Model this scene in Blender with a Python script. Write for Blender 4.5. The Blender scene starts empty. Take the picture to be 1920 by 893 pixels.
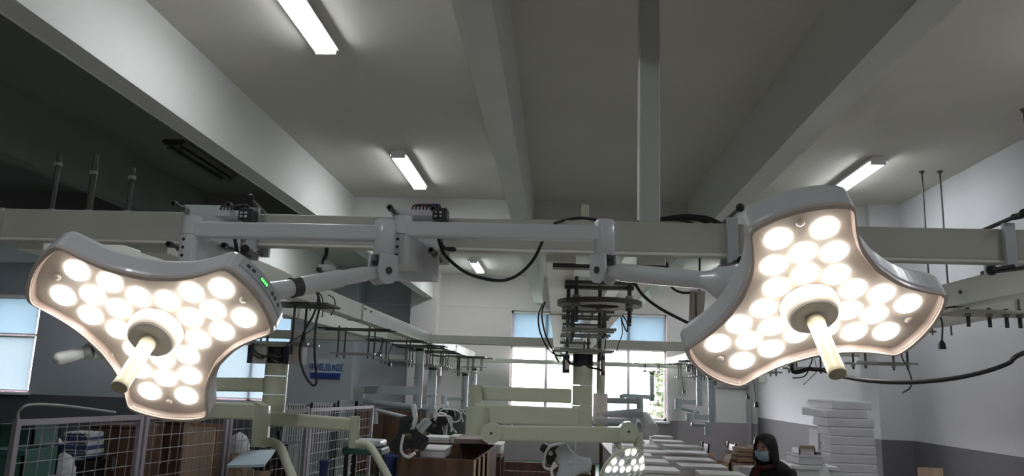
import bpy, math, random
from mathutils import Vector, Matrix
random.seed(7)
PI = math.pi
SC = bpy.context.scene
COL = SC.collection
CZ = 1.46                                   # camera height above the floor

# ------------------------------------------------------------------ camera
PITCH, YAW, ROLL, FPX = .1885, .0641, .03436, 1450.0
cy, sy = math.cos(YAW), math.sin(YAW)
FW = Vector((-sy*math.cos(PITCH), cy*math.cos(PITCH), math.sin(PITCH)))
_rt = Vector((cy, sy, 0)); _up = _rt.cross(FW)
RT = math.cos(ROLL)*_rt + math.sin(ROLL)*_up
UP = -math.sin(ROLL)*_rt + math.cos(ROLL)*_up
cam = bpy.data.objects.new('camera', bpy.data.cameras.new('camera')); COL.objects.link(cam)
cam.data.sensor_width = 36; cam.data.lens = FPX/1920*36
cam.data.clip_start = .05; cam.data.clip_end = 300
M = Matrix.Identity(4)
for i, v in enumerate((RT, UP, -FW)):
    for j in range(3): M[j][i] = v[j]
M.translation = (0, 0, CZ)
cam.matrix_world = M
SC.camera = cam

# ------------------------------------------------------------------ world, exposure
SC.view_settings.view_transform = 'Standard'
SC.view_settings.look = 'None'
SC.view_settings.gamma = 1
SC.view_settings.use_curve_mapping = False
SC.view_settings.exposure = 0.75
W = bpy.data.worlds.new('sky'); SC.world = W; W.use_nodes = True
bg = W.node_tree.nodes['Background']
bg.inputs[0].default_value = (.96, .94, 1.0, 1); bg.inputs[1].default_value = 16.0
TUBE_POWER = 20.0
LED_POWER = 13.0

def ray(x, y):
    return FW + RT*((x-960)/FPX) + UP*((446.5-y)/FPX)
def at(x, y, Y=None, Z=None, X=None):       # the point of the room seen at a place of the photograph, on a plane Y, Z (from eye level) or X
    d = ray(x, y)
    s = Y/d.y if Y is not None else (Z/d.z if Z is not None else X/d.x)
    v = d*s; v.z += CZ
    return v

# ------------------------------------------------------------------ materials
MAT = {}
def pbr(name, col, rough=.5, metal=0, var=.0, scale=6, bump=0, spec=.5, emis=None, estr=0, trans=0, coat=0):
    if name in MAT: return MAT[name]
    m = bpy.data.materials.new(name); m.use_nodes = True
    nt = m.node_tree; b = nt.nodes['Principled BSDF']
    b.inputs['Base Color'].default_value = (*col, 1)
    b.inputs['Roughness'].default_value = rough
    b.inputs['Metallic'].default_value = metal
    b.inputs['Specular IOR Level'].default_value = spec
    if coat: b.inputs['Coat Weight'].default_value = coat
    if trans: b.inputs['Transmission Weight'].default_value = trans
    if emis:
        b.inputs['Emission Color'].default_value = (*emis, 1); b.inputs['Emission Strength'].default_value = estr
    if var or bump:
        tc = nt.nodes.new('ShaderNodeNewGeometry')
        n = nt.nodes.new('ShaderNodeTexNoise'); n.inputs['Scale'].default_value = scale; n.inputs['Detail'].default_value = 6
        nt.links.new(tc.outputs['Position'], n.inputs['Vector'])
        if var:
            r = nt.nodes.new('ShaderNodeValToRGB')
            r.color_ramp.elements[0].position = .3; r.color_ramp.elements[1].position = .7
            r.color_ramp.elements[0].color = tuple(c*(1-var) for c in col)+(1,)
            r.color_ramp.elements[1].color = tuple(min(1, c*(1+var)) for c in col)+(1,)
            nt.links.new(n.outputs['Fac'], r.inputs[0]); nt.links.new(r.outputs[0], b.inputs['Base Color'])
        if bump:
            n2 = nt.nodes.new('ShaderNodeTexNoise'); n2.inputs['Scale'].default_value = scale*12; n2.inputs['Detail'].default_value = 4
            nt.links.new(tc.outputs['Position'], n2.inputs['Vector'])
            bp = nt.nodes.new('ShaderNodeBump'); bp.inputs['Strength'].default_value = bump; bp.inputs['Distance'].default_value = .003
            nt.links.new(n2.outputs['Fac'], bp.inputs['Height']); nt.links.new(bp.outputs['Normal'], b.inputs['Normal'])
    MAT[name] = m
    return m
def emit(name, col, s):
    if name in MAT: return MAT[name]
    m = bpy.data.materials.new(name); m.use_nodes = True; nt = m.node_tree
    nt.nodes.remove(nt.nodes['Principled BSDF'])
    e = nt.nodes.new('ShaderNodeEmission'); e.inputs[0].default_value = (*col, 1); e.inputs[1].default_value = s
    nt.links.new(e.outputs[0], nt.nodes['Material Output'].inputs[0])
    MAT[name] = m
    return m
def two_tone(name, low, high, z):           # a wall painted in two colours that meet at height z
    m = pbr(name, high, .75, var=.03, scale=1.5, bump=.15)
    nt = m.node_tree; b = nt.nodes['Principled BSDF']
    g = nt.nodes.new('ShaderNodeNewGeometry'); s = nt.nodes.new('ShaderNodeSeparateXYZ')
    nt.links.new(g.outputs['Position'], s.inputs[0])
    gt = nt.nodes.new('ShaderNodeMath'); gt.operation = 'GREATER_THAN'; gt.inputs[1].default_value = z
    nt.links.new(s.outputs['Z'], gt.inputs[0])
    mx = nt.nodes.new('ShaderNodeMix'); mx.data_type = 'RGBA'
    mx.inputs[6].default_value = (*low, 1)
    src = b.inputs['Base Color'].links[0].from_socket
    nt.links.new(gt.outputs[0], mx.inputs[0]); nt.links.new(src, mx.inputs[7]); nt.links.new(mx.outputs[2], b.inputs['Base Color'])
    return m
def woody(name, a, c, scale=3, rough=.6, axis=2):
    m = pbr(name, a, rough); nt = m.node_tree; b = nt.nodes['Principled BSDF']
    g = nt.nodes.new('ShaderNodeNewGeometry'); mp = nt.nodes.new('ShaderNodeMapping')
    sc = [scale*8]*3; sc[axis] = scale
    mp.inputs['Scale'].default_value = sc
    n = nt.nodes.new('ShaderNodeTexNoise'); n.inputs['Scale'].default_value = 1; n.inputs['Detail'].default_value = 5
    r = nt.nodes.new('ShaderNodeValToRGB'); r.color_ramp.elements[0].position = .35; r.color_ramp.elements[1].position = .68
    r.color_ramp.elements[0].color = (*a, 1); r.color_ramp.elements[1].color = (*c, 1)
    nt.links.new(g.outputs['Position'], mp.inputs[0]); nt.links.new(mp.outputs[0], n.inputs['Vector'])
    nt.links.new(n.outputs['Fac'], r.inputs[0]); nt.links.new(r.outputs[0], b.inputs['Base Color'])
    return m
def thin(name, col, diff, trl, clear):      # cloth, gauze or clear plastic that lets light through
    if name in MAT: return MAT[name]
    m = bpy.data.materials.new(name); m.use_nodes = True; nt = m.node_tree
    nt.nodes.remove(nt.nodes['Principled BSDF'])
    a = nt.nodes.new('ShaderNodeBsdfDiffuse' if diff != 'gloss' else 'ShaderNodeBsdfGlossy'); a.inputs[0].default_value = (*col, 1)
    if diff == 'gloss': a.inputs['Roughness'].default_value = .08
    t = nt.nodes.new('ShaderNodeBsdfTranslucent'); t.inputs[0].default_value = (*col, 1)
    c = nt.nodes.new('ShaderNodeBsdfTransparent'); c.inputs[0].default_value = (*[min(1, .5+.5*v) for v in col], 1)
    m1 = nt.nodes.new('ShaderNodeMixShader'); m1.inputs[0].default_value = trl
    m2 = nt.nodes.new('ShaderNodeMixShader'); m2.inputs[0].default_value = clear
    nt.links.new(a.outputs[0], m1.inputs[1]); nt.links.new(t.outputs[0], m1.inputs[2])
    nt.links.new(m1.outputs[0], m2.inputs[1]); nt.links.new(c.outputs[0], m2.inputs[2])
    nt.links.new(m2.outputs[0], nt.nodes['Material Output'].inputs[0])
    MAT[name] = m
    return m

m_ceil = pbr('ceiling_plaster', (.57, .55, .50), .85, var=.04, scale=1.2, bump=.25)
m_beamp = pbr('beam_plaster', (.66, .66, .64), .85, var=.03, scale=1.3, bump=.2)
m_darkceil = pbr('shaded_bay_plaster', (.22, .23, .22), .9, var=.08, scale=1.5, bump=.3)  # darkness of the unlit left bay put into the ceiling and beam colour
m_wallfar = two_tone('far_wall_paint', (.36, .31, .33), (.70, .67, .66), CZ-.58)
m_wallright = two_tone('right_wall_paint', (.15, .145, .155), (.64, .63, .66), CZ-.455)
m_wallleft = two_tone('left_wall_paint', (.12, .12, .135), (.50, .51, .55), CZ-.52)
m_pil = two_tone('pilaster_paint', (.15, .145, .155), (.60, .60, .61), CZ-.455)
m_floor_grey = pbr('grey_bounce_floor', (.46, .44, .41), .4, var=.08, scale=2)  # unseen near floor made pale so it bounces light up to the ceiling
m_floor = pbr('green_epoxy', (.03, .09, .065), .35, var=.12, scale=2)
m_gantry = pbr('gantry_paint', (.50, .50, .44), .5, var=.04, scale=5, bump=.05)
m_gantryW = pbr('gantry_paint_white', (.80, .80, .74), .42, var=.03, scale=5, bump=.05)
m_arm = pbr('arm_enamel', (.66, .68, .70), .3, coat=.3)
m_armG = pbr('arm_enamel_cream', (.62, .64, .50), .38, coat=.2)
m_armB = pbr('arm_enamel_blue_grey', (.50, .54, .56), .4)
m_steel = pbr('zinc_steel', (.34, .34, .32), .4, metal=.5)
m_rod = pbr('dark_threaded_rod', (.085, .085, .085), .5, metal=.5)
m_plate = pbr('oiled_steel_plate', (.075, .072, .058), .5, metal=.15, var=.1)
m_black = pbr('black_rubber', (.012, .012, .013), .5)
m_blackp = pbr('black_plastic', (.02, .02, .022), .4)
m_white = pbr('white_enamel', (.80, .80, .80), .4)
m_shell = pbr('lamp_shell_enamel', (.66, .67, .69), .28, coat=.4)
m_lip = pbr('lamp_rim_plastic', (.60, .52, .47), .25, coat=.5)
m_panel = pbr('lamp_panel', (.43, .38, .33), .35)
m_hub = pbr('lamp_hub', (.80, .73, .66), .3)
m_hubg = pbr('lamp_hub_face', (.74, .69, .64), .5)
m_inner = pbr('lamp_rim_inner', (.42, .33, .29), .3)
m_postp = pbr('post_paint', (.50, .52, .49), .45)
m_handle = pbr('handle_cover_plastic', (.80, .73, .52), .32)
m_handle_end = pbr('handle_cover_end', (.40, .36, .25), .5)
m_led = emit('led_light', (1, .95, .87), LED_POWER)
m_tube = emit('tube_light', (.93, .97, 1.0), TUBE_POWER)
m_cover = thin('clear_polycarbonate', (1, 1, 1), 'gloss', 0, .94)
m_green = emit('green_digits', (.12, 1, .15), 1.3)
m_foam = pbr('white_foam', (.86, .85, .87), .8, var=.03, scale=8, bump=.2)
m_foamg = pbr('grey_foam', (.64, .63, .65), .85, var=.04, scale=8, bump=.2)
m_brown = woody('brown_board', (.085, .042, .025), (.16, .085, .05), 2)
m_pine = woody('pale_wood', (.52, .36, .25), (.68, .50, .37), 2)
m_card = pbr('cardboard', (.38, .25, .15), .8, var=.08, scale=5)
m_cardin = pbr('cardboard_light', (.62, .46, .33), .8, var=.06, scale=5)
m_wire = pbr('fence_wire', (.36, .34, .36), .4, metal=.3)
m_post = pbr('fence_post', (.40, .37, .40), .45, metal=.2)
m_blue = pbr('blue_plastic', (.03, .06, .20), .4)
m_teal = pbr('green_plastic', (.05, .14, .11), .5, var=.1)
m_film = pbr('crumpled_film', (.62, .64, .66), .3, var=.15, scale=20, bump=.8)
m_blind = thin('blue_blind_cloth', (.070, .103, .126), 'diff', .6, 0)
m_gauze = thin('pale_blind_cloth', (.088, .112, .125), 'diff', .6, 0)
m_frame = pbr('window_frame', (.70, .62, .64), .4)
m_glass = thin('window_glass', (1, 1, 1), 'gloss', 0, .95)

# ------------------------------------------------------------------ mesh helpers
def basis(d, up=Vector((0, 0, 1))):
    d = d.normalized()
    if abs(d.dot(up)) > .98: up = Vector((0, 1, 0))
    a = d.cross(up).normalized(); b = a.cross(d).normalized()
    return a, b
class MB:
    def __init__(s): s.v = []; s.f = []; s.sm = []
    def add(s, vs, fs, smooth=False):
        n = len(s.v); s.v += [Vector(v) for v in vs]; s.f += [[i+n for i in f] for f in fs]; s.sm += [smooth]*len(fs)
        return s
    def b(s, x0, x1, y0, y1, z0, z1):
        vs = [(x, y, z) for z in (z0, z1) for y in (y0, y1) for x in (x0, x1)]
        return s.add(vs, [(0, 2, 3, 1), (4, 5, 7, 6), (0, 1, 5, 4), (2, 6, 7, 3), (0, 4, 6, 2), (1, 3, 7, 5)])
    def bar(s, p, q, w, h, up=Vector((0, 0, 1))):   # box from p to q, w across, h along up
        p = Vector(p); q = Vector(q); a, b = basis(q-p, up)
        vs = [o+a*(i*w/2)+b*(j*h/2) for o in (p, q) for i, j in ((-1, -1), (1, -1), (1, 1), (-1, 1))]
        return s.add(vs, [(3, 2, 1, 0), (4, 5, 6, 7), (0, 1, 5, 4), (1, 2, 6, 5), (2, 3, 7, 6), (3, 0, 4, 7)])
    def cyl(s, p, q, r, r2=None, n=20, caps=True, smooth=True):
        p = Vector(p); q = Vector(q); a, b = basis(q-p); r2 = r if r2 is None else r2
        vs = [o+(a*math.cos(2*PI*i/n)+b*math.sin(2*PI*i/n))*rr for o, rr in ((p, r), (q, r2)) for i in range(n)]
        s.add(vs, [(i, (i+1) % n, (i+1) % n+n, i+n) for i in range(n)], smooth)
        if caps: s.add(vs, [tuple(reversed(range(n))), tuple(range(n, 2*n))])
        return s
    def hexn(s, p, q, r): return s.cyl(p, q, r, n=6, smooth=False)
    def lathe(s, prof, o, ax, n=28):                # prof: (radius, distance along ax)
        o = Vector(o); ax = Vector(ax).normalized(); a, b = basis(ax)
        vs = []
        for r, h in prof: vs += [o+ax*h+(a*math.cos(2*PI*i/n)+b*math.sin(2*PI*i/n))*max(r, 1e-4) for i in range(n)]
        fs = [(k*n+i, k*n+(i+1) % n, (k+1)*n+(i+1) % n, (k+1)*n+i) for k in range(len(prof)-1) for i in range(n)]
        s.add(vs, fs, True)
        return s.add(vs, [tuple(reversed(range(n))), tuple(range((len(prof)-1)*n, len(prof)*n))])
    def tube(s, pts, r, n=8, sub=6, caps=True, rs=None):
        P = [Vector(p) for p in pts]
        if sub > 1 and len(P) > 2:
            Q = []
            for i in range(len(P)-1):
                p0 = P[max(i-1, 0)]; p1 = P[i]; p2 = P[i+1]; p3 = P[min(i+2, len(P)-1)]
                for k in range(sub):
                    t = k/sub
                    Q.append(.5*((2*p1)+(p2-p0)*t+(2*p0-5*p1+4*p2-p3)*t*t+(3*p1-p0-3*p2+p3)*t**3))
            P = Q+[P[-1]]
        vs = []; a = None
        for i, p in enumerate(P):
            d = (P[min(i+1, len(P)-1)]-P[max(i-1, 0)]).normalized()
            if a is None: a, b = basis(d)
            else:
                a = (a-d*a.dot(d)).normalized()
            b = d.cross(a)
            rr = r if rs is None else rs(i/(len(P)-1))
            vs += [p+(a*math.cos(2*PI*j/n)+b*math.sin(2*PI*j/n))*rr for j in range(n)]
        s.add(vs, [(k*n+i, k*n+(i+1) % n, (k+1)*n+(i+1) % n, (k+1)*n+i) for k in range(len(P)-1) for i in range(n)], True)
        if caps: s.add(vs, [tuple(reversed(range(n))), tuple(range(len(vs)-n, len(vs)))])
        return s
    def loft(s, rings, smooth=False, caps=True):    # rings of equal length
        n = len(rings[0]); vs = [v for r in rings for v in r]
        s.add(vs, [(k*n+i, k*n+(i+1) % n, (k+1)*n+(i+1) % n, (k+1)*n+i) for k in range(len(rings)-1) for i in range(n)], smooth)
        if caps: s.add(vs, [tuple(reversed(range(n))), tuple(range(len(vs)-n, len(vs)))])
        return s
    def ball(s, c, r, sc=(1, 1, 1), n=16, m=10):
        c = Vector(c); rings = []
        for k in range(m+1):
            t = PI*k/m; z = -math.cos(t); w = max(math.sin(t), 1e-3)
            rings.append([c+Vector((w*math.cos(2*PI*i/n)*sc[0], w*math.sin(2*PI*i/n)*sc[1], z*sc[2]))*r for i in range(n)])
        return s.loft(rings, True)
    def build(s, name, mat, parent=None, loc=None, bevel=0, flip=False):
        off = Vector((0, 0, 0))
        if parent is not None and loc is None: off = WORLD.get(parent.name, Vector((0, 0, 0)))
        me = bpy.data.meshes.new(name)
        me.from_pydata([tuple(v-off) for v in s.v], [], s.f)
        me.polygons.foreach_set('use_smooth', s.sm)
        me.materials.append(mat); me.update()
        o = bpy.data.objects.new(name, me); COL.objects.link(o)
        if parent is not None:
            o.parent = parent; WORLD[o.name] = off
        if loc is not None: o.location = loc
        if bevel:
            md = o.modifiers.new('edge', 'BEVEL'); md.width = bevel; md.segments = 2; md.limit_method = 'ANGLE'; md.angle_limit = .6
        return o
WORLD = {}
def thing(name, label, cat, loc=(0, 0, 0), group=None):
    o = bpy.data.objects.new(name, None); COL.objects.link(o); o.empty_display_size = .1
    o.location = loc; o['label'] = label; o['category'] = cat
    if group: o['group'] = group
    WORLD[o.name] = Vector(loc)
    return o
def tag(o, label, cat, group=None):
    o['label'] = label; o['category'] = cat
    if group: o['group'] = group
    return o
def struct(o): o['kind'] = 'structure'; return o
def dup(root, loc, label, rotz=None, group=None, keep=None):
    r = root.copy(); COL.objects.link(r); r.location = loc; r['label'] = label
    if rotz is not None: r.rotation_euler = (0, 0, rotz)
    if group: r['group'] = group
    kids = list(root.children)
    for ch in kids:
        c = ch.copy(); COL.objects.link(c); c.parent = r
        for g in list(ch.children):
            d = g.copy(); COL.objects.link(d); d.parent = c
    return r

# ------------------------------------------------------------------ the setting
H = 2.25+CZ; BB = 1.70+CZ; FY = 16.0; XR = 3.98; XL = -13.5; YB = -4.0
struct(MB().b(XL, XR+.3, 9.0, FY+.3, -.15, 0).build('floor', m_floor))
struct(MB().b(XL, XR+.3, YB, 9.0, -.15, 0).build('floor', m_floor_grey))
struct(MB().b(-2.66, XR+.3, YB, FY+.3, H, H+.15).build('ceiling', m_ceil))
struct(MB().b(XL, -2.66, YB, 9.4, H, H+.15).build('ceiling', m_darkceil))  # near left bay, its shade painted in; the far part keeps plain plaster
struct(MB().b(XL, -2.66, 9.4, FY+.3, H, H+.15).build('ceiling', m_ceil))
def wall_with_holes(x0, x1, holes, name, mat):
    mb = MB(); x = x0
    for (a, c, z0, z1) in holes:
        mb.b(x, a, FY, FY+.25, 0, H); mb.b(a, c, FY, FY+.25, 0, z0); mb.b(a, c, FY, FY+.25, z1, H); x = c
    mb.b(x, x1, FY, FY+.25, 0, H)
    return struct(mb.build(name, mat))
zs, zt = CZ-.60, CZ+1.53
WIN = [(-.98, .50, zs, zt), (.66, 2.20, zs, zt)]
LWIN = [(-13.2, -11.12, CZ-.50, CZ+1.56), (-7.4, -5.34, CZ-.50, CZ+1.52)]
wall_with_holes(-2.6, XR+.25, WIN, 'wall_back', m_wallfar)
wall_with_holes(XL-.25, -2.6, LWIN, 'wall_back', m_wallleft)
struct(MB().b(XR, XR+.25, YB, FY, 0, H).build('wall_right', m_wallright))
struct(MB().b(XL-.25, XL, YB, FY, 0, H).build('wall_left', m_wallleft))
struct(MB().b(XL, XR, YB-.25, YB, 0, H).build('wall_front', m_pil))
struct(MB().b(-2.73, -2.58, YB, 15.6, BB, H).build('trim_1', m_beamp))                 # deep ceiling beams running away
struct(MB().b(-.52, -.335, YB, FY, BB, H).build('trim_2', m_beamp))
struct(MB().b(1.52, 1.71, YB, FY, BB, H).build('trim_3', m_beamp))
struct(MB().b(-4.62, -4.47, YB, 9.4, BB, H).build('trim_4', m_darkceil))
struct(MB().b(-4.62, -4.47, 9.4, FY, BB, H).build('trim_12', m_beamp))
struct(MB().b(-2.58, -.52, 9.27, 9.5, BB+.03, H).b(-.335, 1.52, 9.27, 9.5, BB+.03, H).b(1.71, XR, 9.27, 9.5, BB+.03, H).build('trim_5', m_beamp))
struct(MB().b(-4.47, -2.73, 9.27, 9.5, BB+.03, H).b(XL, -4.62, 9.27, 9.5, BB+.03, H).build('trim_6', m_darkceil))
struct(MB().b(XR-.35, XR, 9.15, 9.65, 0, H).build('trim_7', m_pil))                    # columns
struct(MB().b(-5.35, -4.05, 15.25, FY, 0, H).build('trim_8', m_wallleft))
struct(MB().b(-3.02, -2.48, 15.6, FY, 0, H).build('trim_9', m_wallfar))
struct(MB().b(-4.05, -3.02, FY-.012, FY, CZ+1.575, CZ+1.60).b(-2.48, -.98, FY-.012, FY, CZ+1.575, CZ+1.60).build('trim_10', m_frame))
struct(MB().tube([(-2.76, YB, BB+.02), (-2.76, 15.9, BB+.02)], .016, sub=1).build('trim_11', m_white))   # conduit along the beam
struct(MB().b(XR-.22, XR-.16, 15.88, FY, 0, CZ+.16).b(XR-.9, XR-.16, 15.95, FY, CZ+.10, CZ+.16).build('door_1', m_post))
def window(n, hole, mull, transom, upper, lower):
    a, c, z0, z1 = hole
    mb = MB(); t = .05; y0, y1 = FY+.06, FY+.12
    mb.b(a, c, y0, y1, z0, z0+t); mb.b(a, c, y0, y1, z1-t, z1); mb.b(a, a+t, y0, y1, z0, z1); mb.b(c-t, c, y0, y1, z0, z1)
    for x in mull: mb.b(x-.03, x+.03, y0, y1, z0, z1)
    mb.b(a, c, y0, y1, transom-.03, transom+.03)
    w = struct(mb.build('window_%d' % n, m_frame))
    MB().b(a-.05, c+.05, FY-.06, FY+.06, z0-.04, z0).build('window_sill', m_white, w)
    MB().b(a+.02, c-.02, FY+.088, FY+.092, z0+.02, z1-.02).build('glass', m_glass, w)
    return w
window(1, WIN[0], [-.24], CZ+.80, 0, 0)
window(2, WIN[1], [1.43], CZ+.80, 0, 0)
window(3, LWIN[0], [-12.2], CZ+.72, 0, 0)
window(4, LWIN[1], [-6.4], CZ+.72, 0, 0)
def blind(a, c, z0, z1, mat, label):
    t = thing('roller_blind', label, 'blind', ((a+c)/2, FY+.03, z1), group=None)
    mb = MB(); n = 24                                                # cloth with a slight wave
    vs = []
    for k in range(2):
        for i in range(n+1):
            vs.append((a+(c-a)*i/n, FY+.03+.006*math.sin(i*1.7), z0 if k == 0 else z1))
    mb.add(vs, [(i, i+1, i+n+2, i+n+1) for i in range(n)], True)
    mb.build('cloth', mat, t)
    MB().cyl((a, FY+.03, z1), (c, FY+.03, z1), .022).build('roller', m_white, t)
    MB().b(a, c, FY+.02, FY+.04, z0-.02, z0).build('bottom_bar', m_frame, t)
blind(-.94, .46, CZ+.80, CZ+1.49, m_blind, 'light blue roller blind half lowered in the window left of the centre column')
blind(.70, 2.16, CZ+.80, CZ+1.49, m_blind, 'light blue roller blind half lowered in the window that shows a green tree')
blind(-13.15, -11.17, CZ+.74, CZ+1.50, m_blind, 'blue upper blind of the window at the far left edge')
blind(-13.15, -11.17, CZ-.44, CZ+.67, m_gauze, 'pale lower blind of the window at the far left edge')
blind(-7.35, -5.39, CZ+.74, CZ+1.46, m_blind, 'blue upper blind of the window behind the left lamp')
blind(-7.35, -5.39, CZ-.44, CZ+.67, m_gauze, 'pale lower blind of the window behind the left lamp')

# ------------------------------------------------------------------ fluorescent ceiling lamps
def ceiling_lamp():
    t = thing('fluorescent_lamp', '', 'ceiling light', (0, 0, H))
    mb = MB()
    mb.loft([[(-.055, y, 0), (.055, y, 0), (.088, y, -.052), (.080, y, -.056), (.05, y, -.04), (-.05, y, -.04), (-.080, y, -.056), (-.088, y, -.052)] for y in (-.625, .625)])
    o = mb.build('housing', m_white, t, loc=(0, 0, 0))
    for s in (-1, 1):
        MB().b(-.070, .070, min(s*.612, s*.628), max(s*.612, s*.628), -.085, -.04).build('end_cap', m_white, t, loc=(0, 0, 0))
    for x in (-.050, 0, .050):
        MB().cyl((x, -.612, -.064), (x, .612, -.064), .020, n=10).build('tube', m_tube, t, loc=(0, 0, 0))
    return t
L0 = ceiling_lamp()
spots = [(-1.62, 4.22, 'triple tube ceiling lamp cut off by the top edge of the photo'),
         (-1.62, 7.88, 'triple tube ceiling lamp above the gantry, between the deep white beam and the middle beam'),
         (-1.58, 14.5, 'small far triple tube lamp seen below the gantry over the hanging black cable'),
         (2.98, 7.85, 'triple tube ceiling lamp above the right surgical lamp'),
         (3.42, 4.2, 'triple tube ceiling lamp cut off at the right edge of the photo'),
         (2.98, 14.3, 'small far triple tube lamp seen beside the right surgical lamp arm'),
         (-1.62, .4, 'triple tube ceiling lamp over the camera, on the left'),
         (-1.62, 11.3, 'triple tube ceiling lamp hidden behind the front beam, above the left row'),
         (2.98, 11.3, 'triple tube ceiling lamp hidden behind the front beam, above the right row'),
         (-3.6, 11.5, 'triple tube lamp lighting the far end of the dark left bay'),
         (-9.2, 11.0, 'added triple tube fill lamp in the left bay beyond the left edge of the photo'),  # unseen lamp added to brighten the left bay wall
         (-9.2, 14.3, 'added triple tube fill lamp in the left bay hidden behind the left lamp head'),  # second unseen lamp, added as fill for the same wall
         (3.42, .4, 'triple tube ceiling lamp over the camera, on the right')]
for i, (x, y, lab) in enumerate(spots):
    if i == 0: L0.location = (x, y, H); L0['label'] = lab; o = L0
    else: o = dup(L0, (x, y, H), lab)
t = thing('fluorescent_lamp', 'unlit ceiling lamp on the dark ceiling at the left', 'ceiling light', (-3.79, 7.66, H))
MB().loft([[(-3.89, y, H), (-3.69, y, H), (-3.67, y, H-.02), (-3.705, y, H-.055), (-3.875, y, H-.055), (-3.91, y, H-.02)] for y in (7.03, 8.29)]).build('housing', m_plate, t)
for x in (-.06, .06): MB().cyl((-3.79+x, 7.06, H-.078), (-3.79+x, 8.26, H-.078), .0165, n=10).build('tube', m_plate, t)

# ------------------------------------------------------------------ gantry: overhead beams
GZ0, GZ1 = CZ+.528, CZ+.651
def beam(x0, x1, y0, y1, z0, z1, label, mat=None, end=None):
    t = thing('overhead_beam', label, 'beam', ((x0+x1)/2, (y0+y1)/2, z0))
    mb = MB()
    mb.b(x0, x1, y0, y1, z0, z1).build('tube', mat or m_gantry, t, bevel=.006)
    return t
fb = beam(-3.4, 2.9, 3.0, 3.12, GZ0, GZ1, 'long grey front gantry beam crossing the whole photo')
MB().b(-3.4, 2.9, 3.0-.002, 3.02, GZ0-.006, GZ0+.002).build('lower_edge', m_gantryW, fb)
for p in ((at(2, 415, Y=2.995)),): MB().b(p.x-.012, p.x+.006, 2.985, 3.0, GZ0, GZ1).build('joint_strip', m_gantry, fb)
pt = thing('ceiling_post', 'grey square post from the ceiling down to the front gantry beam', 'post', (.35, 3.06, H))
MB().b(.308, .392, 3.018, 3.102, GZ1, H).build('tube', m_postp, pt, bevel=.006)
MB().b(.25, .45, 2.97, 3.15, H-.01, H).build('top_plate', m_arm, pt, bevel=.002)
LZ0, LZ1 = CZ+.50, CZ+.635
def row(xa, xb, segs, z0, z1, who, mat=m_gantryW):
    for i, (y0, y1) in enumerate(segs):
        t = beam(xa, xb, y0+.006, y1-.006, z0, z1, '%s, %s' % (who, ['section nearest the front beam', 'second section', 'section just before the cross beam', 'first section past the cross beam', 'last section by the windows'][i if len(segs) == 5 else [0, 2, 3, 4][i]]), mat)
        if i:
            x = xb if abs(xb) < abs(xa) else xa
            s = 1 if xb < 0 or xb < .2 else -1
            MB().b(xa-.006, xb+.006, y0+.006, y0+.03, z0-.006, z1+.006).build('joint_flange', m_gantry, t)
            for dy in (.09, .30):
                fx = xb if (xa+xb) < 0 else xa
                MB().cyl((fx-.008, y0+dy, z1-.035), (fx+.008, y0+dy, z1-.035), .010, n=10).build('bolt', m_blackp, t)
row(-1.78, -1.66, [(3.13, 6.45), (6.45, 9.98), (10.12, 12.6), (12.6, 15.6)], LZ0, LZ1, 'left row inner white beam')
row(-2.33, -2.21, [(3.13, 6.45), (6.45, 9.98), (10.12, 12.6), (12.6, 15.6)], LZ0, LZ1, 'left row outer white beam')
row(-.06, .065, [(3.13, 5.4), (5.4, 9.98), (10.12, 12.6), (12.6, 15.6)], LZ0, LZ1, 'centre row left beam')
row(.31, .43, [(3.13, 5.4), (5.4, 9.98), (10.12, 12.6), (12.6, 15.6)], LZ0, LZ1, 'centre row right beam')
row(2.13, 2.25, [(3.13, 4.45), (4.45, 9.98), (10.12, 12.6), (12.6, 15.6)], LZ0, LZ1, 'right row inner white beam')
row(2.55, 2.67, [(3.13, 4.45), (4.45, 9.98), (10.12, 12.6), (12.6, 15.6)], LZ0, LZ1, 'right row outer white beam')
beam(-4.6, XR-.02, 9.99, 10.11, CZ+.505, CZ+.615, 'long grey cross beam in front of the windows')
beam(-3.6, XR-.02, 15.7, 15.8, CZ+.44, CZ+.53, 'farthest thin cross beam running over the windows')
# ------------------------------------------------------------------ surgical lamps
AX = math.radians(108.77470233982879-90)
LEDS = [(.0612, .286), (-.0612, .286), (0, .2135), (.0825, .1895), (-.0825, .1895), (0, .1287), (.0837, .099), (-.0837, .099)]
half = [(-.187, .108), (-.172, .142), (-.159, .171), (-.148, .202), (-.140, .240), (-.135, .285), (-.134, .330), (-.133, .348), (-.122, .362), (-.085, .376), (-.04, .385)]
def outline(sc=1.0, grow=0.0):
    pts = []
    sector = half + [(0, .387)] + [(-x, y) for x, y in reversed(half[1:])]
    for k in range(3):
        a = AX-k*2*PI/3
        for x, y in sector:
            r = math.hypot(x, y); f = sc+grow/r
            x2, y2 = x*f, y*f
            pts.append((x2*math.cos(a)-y2*math.sin(a), x2*math.sin(a)+y2*math.cos(a)))
    # smooth with one corner-cutting pass
    q = []
    n = len(pts)
    for i in range(n):
        p0, p1 = pts[i], pts[(i+1) % n]
        q.append((.75*p0[0]+.25*p1[0], .75*p0[1]+.25*p1[1])); q.append((.25*p0[0]+.75*p1[0], .25*p0[1]+.75*p1[1]))
    return q
def rings(levels):          # (z, scale, grow)
    return [[(x, y, z) for x, y in outline(s, g)] for z, s, g in levels]
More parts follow.
